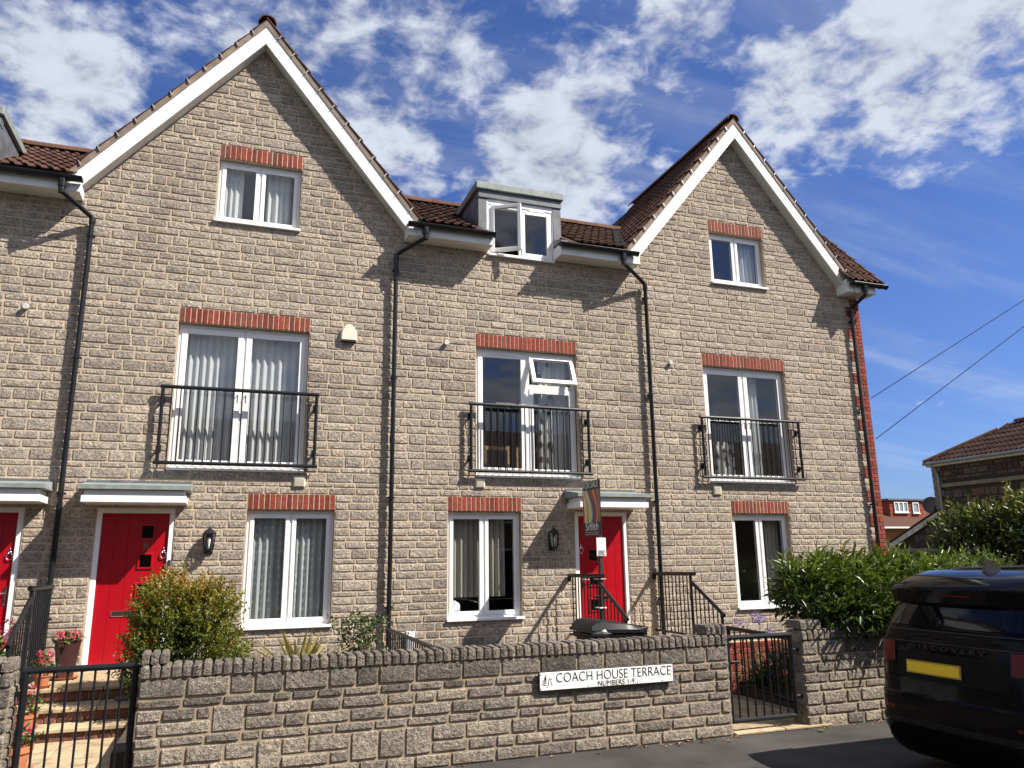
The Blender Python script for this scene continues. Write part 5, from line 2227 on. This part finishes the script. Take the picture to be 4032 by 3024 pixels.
stems(t, (-2.42, -.9, .25), [(-2.42 + random.uniform(-.2, .2), -.9 + random.uniform(-.2, .2), .8) for _ in range(6)], r=.008)
# leaf litter at the foot of the wall
LIT = simple('dry_leaf', (.22, .12, .06), .8, var=.4)
m = MB()
for i in range(90):
    x = random.choice((random.uniform(3.6, 4.9), random.uniform(5.6, 7.4), random.uniform(.5, 7.5)))
    y = W0 - .035 - abs(random.gauss(0, .06))
    s = random.uniform(.008, .03)
    a = random.uniform(0, 6.28)
    c, q = math.cos(a) * s, math.sin(a) * s
    m.add([(x - c, y - q, .004), (x + q * .5, y - c * .5, .006 + s * .4), (x + c, y + q, .005), (x - q * .5, y + c * .5, .006 + s * .2)], [(0, 1, 2, 3)])
tag(m.build('leaf_litter', LIT), 'dry leaves and grit along the foot of the wall', 'litter', kind='stuff')
for i, (u, v, lab) in enumerate(((3022, 2872, 'rust coloured fallen leaf at the gate threshold'), (3253, 2882, 'green fallen leaf on the pavement by the right wall'), (2790, 2900, 'pale fallen leaf at the foot of the long wall'))):
    d = pxdir(u, v)
    p = CAM + d * ((.004 - CAM.z) / d.z)
    m = MB()
    L, w = .085, .030
    for j in range(6):
        s = j / 5
        ww = w * math.sin(math.pi * min(max(s, .04), .98)) ** .8
        m.v += [(-ww, s * L, .014), (0, s * L, .004 + .015 * s), (ww, s * L, .016)]
        m.t += [.8] * 3
    m.f += [(3 * j + k, 3 * j + k + 1, 3 * j + k + 4, 3 * j + k + 3) for j in range(5) for k in (0, 1)]
    o = m.build('fallen_leaf', LIT if i != 1 else LAUR)
    o.matrix_basis = Matrix.Translation(p) @ Matrix.Rotation(random.uniform(0, 6), 4, 'Z')
    tag(o, lab, 'leaf', 'fallen leaves')


# ------------------------------------------------------------------ the black car
CARPAINT = NT('black_car_paint')
CARPAINT.color((.0035, .0036, .0045)).set(.08, spec=.11)
CARPAINT = CARPAINT.m
CARGLASS = NT('privacy_glass')
CARGLASS.color((.003, .0032, .004)).set(.03, spec=.3)
CARGLASS = CARGLASS.m
CARTRIM = simple('car_trim', (.003, .003, .0035), .4, spec=.12)
REDLAMP = NT('red_lamp')
REDLAMP.color((.10, .005, .007)).set(.18, spec=.2)
REDLAMP = REDLAMP.m
RUBBER = simple('tyre_rubber', (.012, .012, .012), .8)
PLATE = simple('yellow_plate', (.92, .60, .012), .35, var=.03)
PLATE2 = simple('plate_border', (.42, .26, .02), .4, var=.08)
CX, CYc, CZ = 5.30, -6.49, 0.0
CAR = thing('parked_car', (CX + 2.4, CYc, CZ), 'black parked car seen from behind at the right edge', 'car')
RG = [  # world z, rear x, front x, half width, corner radius
    (.09, .30, 4.55, .78, .22), (.15, .13, 4.70, .88, .26), (.24, .05, 4.80, .925, .28), (.36, .00, 4.84, .945, .30), (.42, .000, 4.85, .948, .30), (.43, .018, 4.85, .950, .30), (.52, .020, 4.85, .953, .30), (.62, .028, 4.83, .956, .30),
    (.635, .045, 4.83, .956, .30), (.74, .055, 4.80, .956, .30), (.86, .065, 4.74, .953, .30), (.98, .078, 4.64, .945, .29), (1.06, .095, 4.50, .935, .28), (1.11, .115, 3.75, .922, .27), (1.16, .150, 3.60, .905, .26),
    (1.26, .215, 3.38, .872, .25), (1.36, .285, 3.16, .838, .24), (1.45, .350, 2.96, .808, .23), (1.52, .415, 2.78, .775, .22), (1.565, .50, 2.62, .735, .22), (1.592, .66, 2.45, .67, .22), (1.602, .95, 2.2, .52, .2)]


RG = [(a, b, c, d * .88, e * .92) for a, b, c, d, e in RG]


def ring_at(z):
    for a, b in zip(RG, RG[1:]):
        if a[0] <= z <= b[0]:
            t = (z - a[0]) / (b[0] - a[0])
            return [a[i] + (b[i] - a[i]) * t for i in range(5)]
    return list(RG[0] if z < RG[0][0] else RG[-1])


def rear_x(y, z):
    _, xr, xf, w, rc = ring_at(z)
    bow = .035 * (y / w) ** 2
    e = abs(y) - (w - rc)
    if e <= 0:
        return CX + xr + bow
    e = min(e, rc * .9999)
    return CX + xr + bow + rc - math.sqrt(rc * rc - e * e)


def ring_pts(g):
    z, xr, xf, w, rc = g
    pts = []
    for i in range(7):
        y = -(w - rc) + 2 * (w - rc) * i / 6
        pts.append((xr + .035 * (y / w) ** 2, y))
    for i in range(1, 7):
        a = math.pi / 2 * i / 6
        y = w - rc + rc * math.sin(a)
        pts.append((xr + .035 * (y / w) ** 2 + rc - rc * math.cos(a), y))
    L = xf - xr
    for s in (.2, .4, .6, .8):
        pts.append((xr + L * s, w + .012 * math.sin(math.pi * s)))
    for i in range(5):
        a = math.pi / 2 * i / 4
        pts.append((xf - .5 + .5 * math.sin(a), w - .45 + .45 * math.cos(a)))
    left = pts[7:]
    pts += [(x, -y) for x, y in reversed(left)]
    return [(CX + x, CYc + y, z) for x, y in pts]


m = MB()
rings = [ring_pts(g) for g in RG]
n = len(rings[0])
for r in rings:
    m.v += r
    m.t += [.5] * n
m.f += [(j * n + i, (j + 1) * n + i, (j + 1) * n + (i + 1) % n, j * n + (i + 1) % n) for j in range(len(rings) - 1) for i in range(n)]
m.f += [tuple(range(n)), tuple((len(rings) - 1) * n + i for i in range(n))[::-1]]
body = m.build('body', CARPAINT, CAR, smooth=True)


def patch(name, poly, off, mat, par=CAR, nu=14, nv=6, t=.006, sc=.88):
    """poly: (y0 low, y1 low, y0 high, y1 high, z0, z1) in car coordinates, shaped to the tailgate"""
    a0, a1, b0, b1 = (q * sc for q in poly[:4])
    z0, z1 = poly[4:]
    m = MB()
    vs = []
    for o in (off, off - t):
        for j in range(nv + 1):
            s = j / nv
            z = z0 + (z1 - z0) * s
            for i in range(nu + 1):
                y = (a0 + (a1 - a0) * i / nu) * (1 - s) + (b0 + (b1 - b0) * i / nu) * s
                vs.append((rear_x(y, z) - o, CYc + y, z))
    w = nu + 1
    k = w * (nv + 1)
    fs = [(j * w + i, (j + 1) * w + i, (j + 1) * w + i + 1, j * w + i + 1) for j in range(nv) for i in range(nu)]
    edge = [i for i in range(w)] + [j * w + nu for j in range(1, nv + 1)] + [nv * w + i for i in range(nu - 1, -1, -1)] + [j * w for j in range(nv - 1, 0, -1)]
    fs += [(edge[i], edge[(i + 1) % len(edge)], edge[(i + 1) % len(edge)] + k, edge[i] + k) for i in range(len(edge))]
    m.add(vs, fs)
    return m.build(name, mat, par, smooth=True)


patch('rear_window', (-.83, .83, -.72, .72, 1.165, 1.44), .005, CARGLASS)
patch('tailgate_seam', (-.90, .90, -.90, .90, 1.128, 1.136), .002, DARK, nu=20, nv=1, t=.004)
patch('plate_recess', (-.575, .575, -.575, .575, .755, .965), .003, CARTRIM, t=.005)
patch('tailgate_seam', (-.93, .93, -.93, .93, 1.038, 1.044), .002, DARK, nu=20, nv=1, t=.004)
for s in (-1, 1):
    patch('tail_light', (s * .60, s * .935, s * .60, s * .93, .87, 1.03), .008, REDLAMP, nu=10)
    patch('tail_light_upper', (s * .80, s * .935, s * .80, s * .92, 1.046, 1.125), .006, simple('smoked_lamp', (.03, .004, .005), .1) if 'smoked_lamp' not in MATS else MATS['smoked_lamp'], nu=6)
    patch('reflector', (s * .62, s * .80, s * .62, s * .80, .50, .525), .004, REDLAMP, nu=5, nv=1)
patch('bumper_step', (-.86, .86, -.86, .86, .405, .445), .006, CARTRIM, nu=18, nv=2)
patch('diffuser', (-.72, .72, -.80, .80, .13, .27), .006, CARTRIM, nu=14, nv=3)
pl = patch('number_plate', (-.12, .40, -.12, .40, .797, .897), .016, PLATE2, nu=2, nv=1, t=.010, sc=1)
patch('plate_face', (-.108, .388, -.108, .388, .809, .885), .0185, PLATE, pl, nu=2, nv=1, t=.002, sc=1)
put_text('lettering', 'D I S C O V E R Y', .042, simple('dark_chrome', (.05, .05, .055), .35, .8), body,
         Matrix.Translation((CX + .072, CYc + .36, .992)) @ SIDE, width=.70, extrude=.004)
# roof spoiler
m = MB()
prof = [(.262, 1.332), (.232, 1.350), (.215, 1.455), (.235, 1.482), (.46, 1.566), (.75, 1.608), (.95, 1.610), (.70, 1.55), (.42, 1.44)]
K = 12
vs = []
for i in range(K + 1):
    y = -.735 + 1.47 * i / K
    e = abs(y) / .735
    for x, z in prof:
        xx = x + .10 * e ** 3 if x < .5 else x
        vs.append((CX + xx, CYc + y * (1 - .06 * max(0, (z - 1.45) / .16)), z - .012 * e ** 4))
q = len(prof)
m.add(vs, [(i * q + j, i * q + (j + 1) % q, (i + 1) * q + (j + 1) % q, (i + 1) * q + j) for i in range(K) for j in range(q)] + [tuple(range(q))[::-1], tuple(K * q + j for j in range(q))])
sp = m.build('spoiler', CARPAINT, CAR, smooth=True)
m = MB()
m.bbox(CX + .212, CX + .222, CYc - .16, CYc + .16, 1.402, 1.414, .003)
m.build('brake_light', REDLAMP, sp)
m = MB()
for s in (-1, 1):
    m.tube([(CX + .85, CYc + s * .56, 1.600), (CX + 1.0, CYc + s * .57, 1.612), (CX + 2.0, CYc + s * .57, 1.612), (CX + 2.3, CYc + s * .56, 1.60)], .016, 8)
m.build('roof_rail', CARTRIM, CAR, smooth=True)
FIN = simple('fin_paint', (.03, .03, .032), .12, coat=1.0)
m = MB()
fx, fy = CX + .62, CYc + .02
pf = [(.0, -.01), (.015, .10), (.05, .092), (.13, .045), (.21, -.01)]
w5 = [.020, .006, .007, .016, .022]
vs = [(fx + x, fy - w, 1.600 + z) for (x, z), w in zip(pf, w5)] + [(fx + x, fy + w, 1.600 + z) for (x, z), w in zip(pf, w5)]
m.add(vs, [(0, 1, 2, 3, 4), (9, 8, 7, 6, 5)] + [(i, i + 5, (i + 1) % 5 + 5, (i + 1) % 5) for i in range(5)])
m.build('aerial_fin', FIN, CAR, smooth=True)
m = MB()
m.bbox(CX + .30, CX + .50, CYc - .30, CYc + .30, .10, .16, .01)
for s in (-1, 1):
    for xx in (1.02, 3.95):
        t_ = MB()
        Mx = Matrix.Translation((CX + xx, CYc + s * .72, CZ + .365)) @ Matrix.Rotation(math.pi / 2, 4, 'X')
        t_.lathe([(.21, -.12), (.33, -.125), (.362, -.10), (.365, 0), (.362, .10), (.33, .125), (.21, .12)], (0, 0, 0), 28, Mx)
        wh = t_.build('wheel', RUBBER, CAR, smooth=True)
        t_ = MB()
        t_.lathe([(0, -.06), (.21, -.08), (.21, .08), (0, .06)], (0, 0, 0), 20, Mx)
        t_.build('rim', CHROME, wh)
for s in (-1, 1):
    m = MB()
    m.bbox(CX + 3.25, CX + 3.40, CYc + s * .80 if s > 0 else CYc - 1.0, CYc + 1.0 if s > 0 else CYc - .80, 1.02, 1.18, .03)
    m.build('door_mirror', CARPAINT, CAR)
# side glass
for s in (-1, 1):
    m = MB()
    m.add([(CX + .55, CYc + s * 0.769, 1.19), (CX + 3.2, CYc + s * 0.792, 1.19), (CX + 2.75, CYc + s * 0.708, 1.49), (CX + .72, CYc + s * 0.704, 1.49)] + [(CX + .55, CYc + s * 0.792, 1.19), (CX + 3.2, CYc + s * 0.815, 1.19), (CX + 2.75, CYc + s * 0.726, 1.49), (CX + .72, CYc + s * 0.722, 1.49)],
          [(0, 1, 2, 3), (4, 7, 6, 5), (0, 4, 5, 1), (1, 5, 6, 2), (2, 6, 7, 3), (3, 7, 4, 0)])
    m.build('side_window', CARGLASS, CAR)

# ------------------------------------------------------------------ rubble stone house next door
RUB = stone_material('rubble_stone', [(0.0, (.022, .018, .016)), (0.35, (.044, .036, .031)), (0.7, (.075, .062, .052)), (1.0, (.095, .058, .046))], .25, .012)
RUBM = mortar_material('rubble_mortar', (.040, .034, .028))
BAND = simple('dressed_stone', (.17, .145, .11), .85, var=.25, scale=7, bump=.4)
ZINC = simple('grey_gutter', (.22, .22, .23), .5)
SH = thing('stone_house', (22, 2, 0), 'dark rubble stone house with hipped tiled roof at the right edge', 'house')
SX = 20.0
m = MB()
m.box(SX, SX + .4, -4, 6.34, -.3, 4.30)
m.box(SX + .4, SX + 3.4, 6.0, 6.34, -.3, 4.30)
m.box(SX + 3.4, SX + 3.6, -4, 6.34, -.3, 4.30)
m.prism([(6.34, -.3), (8.30, -.3), (8.30, 1.88), (6.34, 2.78)], SX, SX + .4, 'x')
sw = m.build('wall', RUBM, SH)
def sx_place(u, v, nn):
    return (SX - nn, -u, v)
lst = []
z = 1.0
while z < 4.26:
    h = random.choice((.11, .15, .19, .24))
    z1 = min(z + h, 4.30)
    if not (z < 3.80 and z1 > 3.66) and not (z < 1.93 and z1 > 1.80):
        yr = 6.20 + (.12 if int(z / .3) % 2 else 0)
        spans = [(-yr, -2.6, -yr, -2.6)]
        if z1 < 2.70:
            ye = min(8.24, 6.34 + (2.76 - z1) / .46)
            spans = [(-ye, -2.6, -ye, -2.6)]
        for q in course_stones(z, z1, spans, .022, (.18, .26, .34, .45)):
            lst.append((q, random.random(), 0, 0))
    z = z1
stone_set(lst, sw, RUB, sx_place, 300, .02)
for zc in (3.66, 1.79):
    m = MB()
    m.bbox(SX - .045, SX, -4, 6.34 if zc > 3 else 8.2, zc, zc + .115, .01)
    m.build('string_course', BAND, SH)
for i in range(8):
    z0 = 2.86 + i * .185
    if 3.60 < z0 < 3.75:
        continue
    m = MB()
    m.bbox(SX - .03, SX + .2, 6.345 - (.30 if i % 2 else .18), 6.37, z0 + .004, z0 + .178, .008)
    m.build('quoin', BAND, SH)
m = MB(); m.bbox(SX - .20, SX + .02, -4.2, 6.40, 4.30, 4.42, .01); m.build('fascia', simple('old_white_paint', (.5, .48, .44), .7, var=.2), SH)
m = MB(); m.tube([(SX - .24, -4.2, 4.40), (SX - .24, 6.44, 4.40)], .05, 8); m.build('gutter', ZINC, SH)
m = MB(); m.tube([(SX - .24, 6.20, 4.40), (SX - .10, 6.14, 4.15), (SX - .07, 6.12, 4.0), (SX - .07, 6.12, 2.9), (SX - .10, 6.5, 2.72)], .038, 8); m.build('downpipe', ZINC, SH)
tp = .58
m = MB()
ey, ex, ez = 6.42, SX - .22, 4.44
rx = ex + 1.80
sheet(m, [(ex, -4.2, ez), (ex, ey, ez), (rx, ey - 1.80, ez + 1.80 * tp), (rx, -4.2, ez + 1.80 * tp)])
sheet(m, [(ex, ey, ez), (ex + 3.6, ey, ez), (rx, ey - 1.80, ez + 1.80 * tp)])
sheet(m, [(ex + 3.6, ey, ez), (ex + 3.6, -4.2, ez), (rx, -4.2, ez + 1.8 * tp), (rx, ey - 1.8, ez + 1.8 * tp)])
TILE2 = rand_material('dark_roof_tile', [(0, (.026, .015, .014)), (.5, (.036, .020, .018)), (1, (.050, .028, .024))], 22, .3, .9, .5, 70, spec=.08)
srf = m.build('roof', TILE2, SH)
TILEN = TILEM.copy()
TILEN.materials[0] = TILE2
lay_tiles(srf, (ex, ey, ez), (0, -1, 0), (1, 0, tp), range(0, 14), 7, lambda p: (p.x - ex) < (ey - p.y) + .02 and p.x < rx + .02, me=TILEN)
for i in range(6):
    s = i * .42
    a = Vector((ex + s * .577, ey - s * .577, ez + s * .577 * tp + .06))
    d = Vector((1, -1, tp)).normalized()
    inst('ridge_tile', RIDGEM, frame_matrix(a - Vector((0, 0, .075)), d, Vector((1, 1, 0))) @ Matrix.Scale(.85, 4), srf)
for i in range(12):
    inst('ridge_tile', RIDGEM, Matrix.Translation((rx, ey - 1.80 - i * .45, ez + 1.8 * tp - .01)) @ Matrix.Rotation(-math.pi / 2, 4, 'Z'), srf)
m = MB()
m.prism([(6.30, 2.96), (8.42, 1.985), (8.42, 1.83), (6.30, 2.80)], SX - .10, SX - .05, 'x')
m.build('bargeboard', simple('weathered_white', (.42, .40, .37), .75, var=.3, scale=5), SH)
m = MB()
sheet(m, [(SX - .12, 6.30, 3.03), (SX - .12, 8.50, 2.02), (SX + 3.5, 8.50, 2.02), (SX + 3.5, 6.30, 3.03)])
m.build('lean_to_roof', TILE, SH)
DI = thing('satellite_dish', (SX + .05, 6.5, 3.0), 'grey satellite dish on the corner of the rubble stone house', 'dish')
ax = Vector((-.55, -.75, .25)).normalized()
Md = Matrix.Translation((SX - .02, 6.52, 3.15)) @ ax.to_track_quat('Z', 'Y').to_matrix().to_4x4()
m = MB()
m.lathe([(0, .0), (.10, .010), (.20, .036), (.27, .066), (.275, .062), (.20, .026), (.10, .0), (0, -.012)], (0, 0, 0), 22, Md)
m.build('dish', simple('dish_grey', (.09, .09, .095), .5), DI, smooth=True)
m = MB()
m.tube([Md @ Vector((0, -.24, .05)), Md @ Vector((0, -.20, .30))], .012, 6)
m.tube([Md @ Vector((0, 0, -.01)), Md @ Vector((0, 0, -.09)), (SX + .02, 6.36, 3.12)], .016, 6)
m.lathe([(.03, -.04), (.03, .05)], (0, 0, 0), 8, Matrix.Translation(Md @ Vector((0, -.19, .31))))
m.build('arm', METAL, DI)

# ------------------------------------------------------------------ far brick house with box dormer
FH = thing('brick_house', (54, 44, 0), 'distant red brick house with box dormer beyond the terrace', 'house')
FBR = rand_material('far_brick', [(0, (.24, .085, .045)), (1, (.30, .11, .06))], 6, .35)
CLAD = rand_material('red_cladding', [(0, (.21, .045, .03)), (1, (.27, .06, .04))], 8, .2)
m = MB(); m.box(47, 58.5, 39.0, 47, -.3, 3.9); m.build('wall', FBR, FH)
m = MB()
sheet(m, [(46.6, 38.5, 3.92), (58.9, 38.5, 3.92), (58.9, 43, 6.6), (46.6, 43, 6.6)], .1)
sheet(m, [(46.6, 43, 6.6), (58.9, 43, 6.6), (58.9, 47.5, 3.92), (46.6, 47.5, 3.92)], .1)
m.build('roof', TILE, FH)
m = MB(); m.box(46.6, 58.9, 38.36, 38.5, 3.80, 3.93); m.build('fascia', BARGE, FH)
m = MB(); m.box(52.65, 56.45, 40.02, 43, 4.6, 6.22); dmr = m.build('dormer', CLAD, FH)
z = 4.70
while z < 6.15:
    m = MB(); m.prism([(39.96, z), (40.02, z + .11), (40.02, z)], 52.66, 56.44, 'x'); m.build('cladding_board', CLAD, dmr)
    z += .115
m = MB(); m.box(52.4, 56.7, 39.8, 43.2, 6.22, 6.36); m.build('dormer_roof', LEAD, dmr)
for (a, b, z0, z1, nl) in ((53.12, 54.60, 5.20, 6.08, 3), (55.15, 55.85, 5.16, 6.05, 1)):
    m = MB()
    m.ring(a, b, z0, z1, .07, 39.88, 39.97)
    for i in range(1, nl):
        x = a + (b - a) * i / nl
        m.box(x - .05, x + .05, 39.885, 39.965, z0 + .07, z1 - .07)
    m.box(a - .06, b + .06, 39.83, 39.97, z0 - .07, z0 - .001)
    w_ = m.build('window', UPVC, FH)
    pane(w_, a + .06, b - .06, z0 + .06, z1 - .06, 39.93)
    m = MB(); m.box(a + .05, b - .05, 39.95, 39.958, z0 + .05, z1 - .05); m.build('blind', simple('grey_blind', (.35, .36, .38), .8) if 'grey_blind' not in MATS else MATS['grey_blind'], w_)
m = MB(); m.ring(53.9, 54.9, 2.6, 3.7, .09, 38.93, 39.0); w_ = m.build('window', UPVC, FH)
pane(w_, 53.98, 54.82, 2.68, 3.62, 38.97)

# ------------------------------------------------------------------ houses across the street (seen in the window reflections)
OT = thing('facing_houses', (4, -24, 0), 'row of houses across the street, seen only mirrored in the windows', 'houses')
m = MB(); m.box(-26, 36, -29, -21, -.3, 5.4); m.build('wall', rand_material('facing_brick', [(0, (.16, .09, .06)), (1, (.2, .11, .075))], 5, .3), OT)
m = MB()
sheet(m, [(-26.4, -20.6, 5.35), (36.4, -20.6, 5.35), (36.4, -25, 8.1), (-26.4, -25, 8.1)], .1)
sheet(m, [(-26.4, -25, 8.1), (36.4, -25, 8.1), (36.4, -29.4, 5.35), (-26.4, -29.4, 5.35)], .1)
m.build('roof', TILE, OT)
for i in range(12):
    x = -24 + i * 5
    for z0 in (.9, 3.3):
        m = MB(); m.ring(x, x + 1.5, z0, z0 + 1.3, .08, -21.0, -20.93); w_ = m.build('window', UPVC, OT)
        m = MB(); m.box(x + .07, x + 1.43, -20.99, -20.97, z0 + .07, z0 + 1.23); m.build('pane', CARGLASS, w_)

# ------------------------------------------------------------------ overhead cables
CABLE = simple('cable_sheath', (.02, .022, .028), .95, spec=.05)


def cable(uv0, X0, uv1, tt, label):
    d0 = pxdir(*uv0)
    a = CAM + d0 * ((X0 - CAM.x) / d0.x)
    d1 = pxdir(*uv1)
    b = CAM + d1 * tt
    e = b + (b - a) * 1.2
    m = MB()
    pts = []
    for i in range(17):
        s = i / 16
        p = a.lerp(e, s)
        pts.append(p)
    m.tube(pts, .009, 5)
    tag(m.build('overhead_cable', CABLE), label, 'cable', 'overhead cables')


cable((1882 * 1.8228, 860 * 1.8228), 12.0, (2212 * 1.8228, 648 * 1.8228), 19.0, 'upper overhead cable crossing the sky right of the end house')
cable((1892 * 1.8228, 948 * 1.8228), 12.0, (2212 * 1.8228, 705 * 1.8228), 18.0, 'lower overhead cable crossing the sky right of the end house')
bpy.context.view_layer.update()
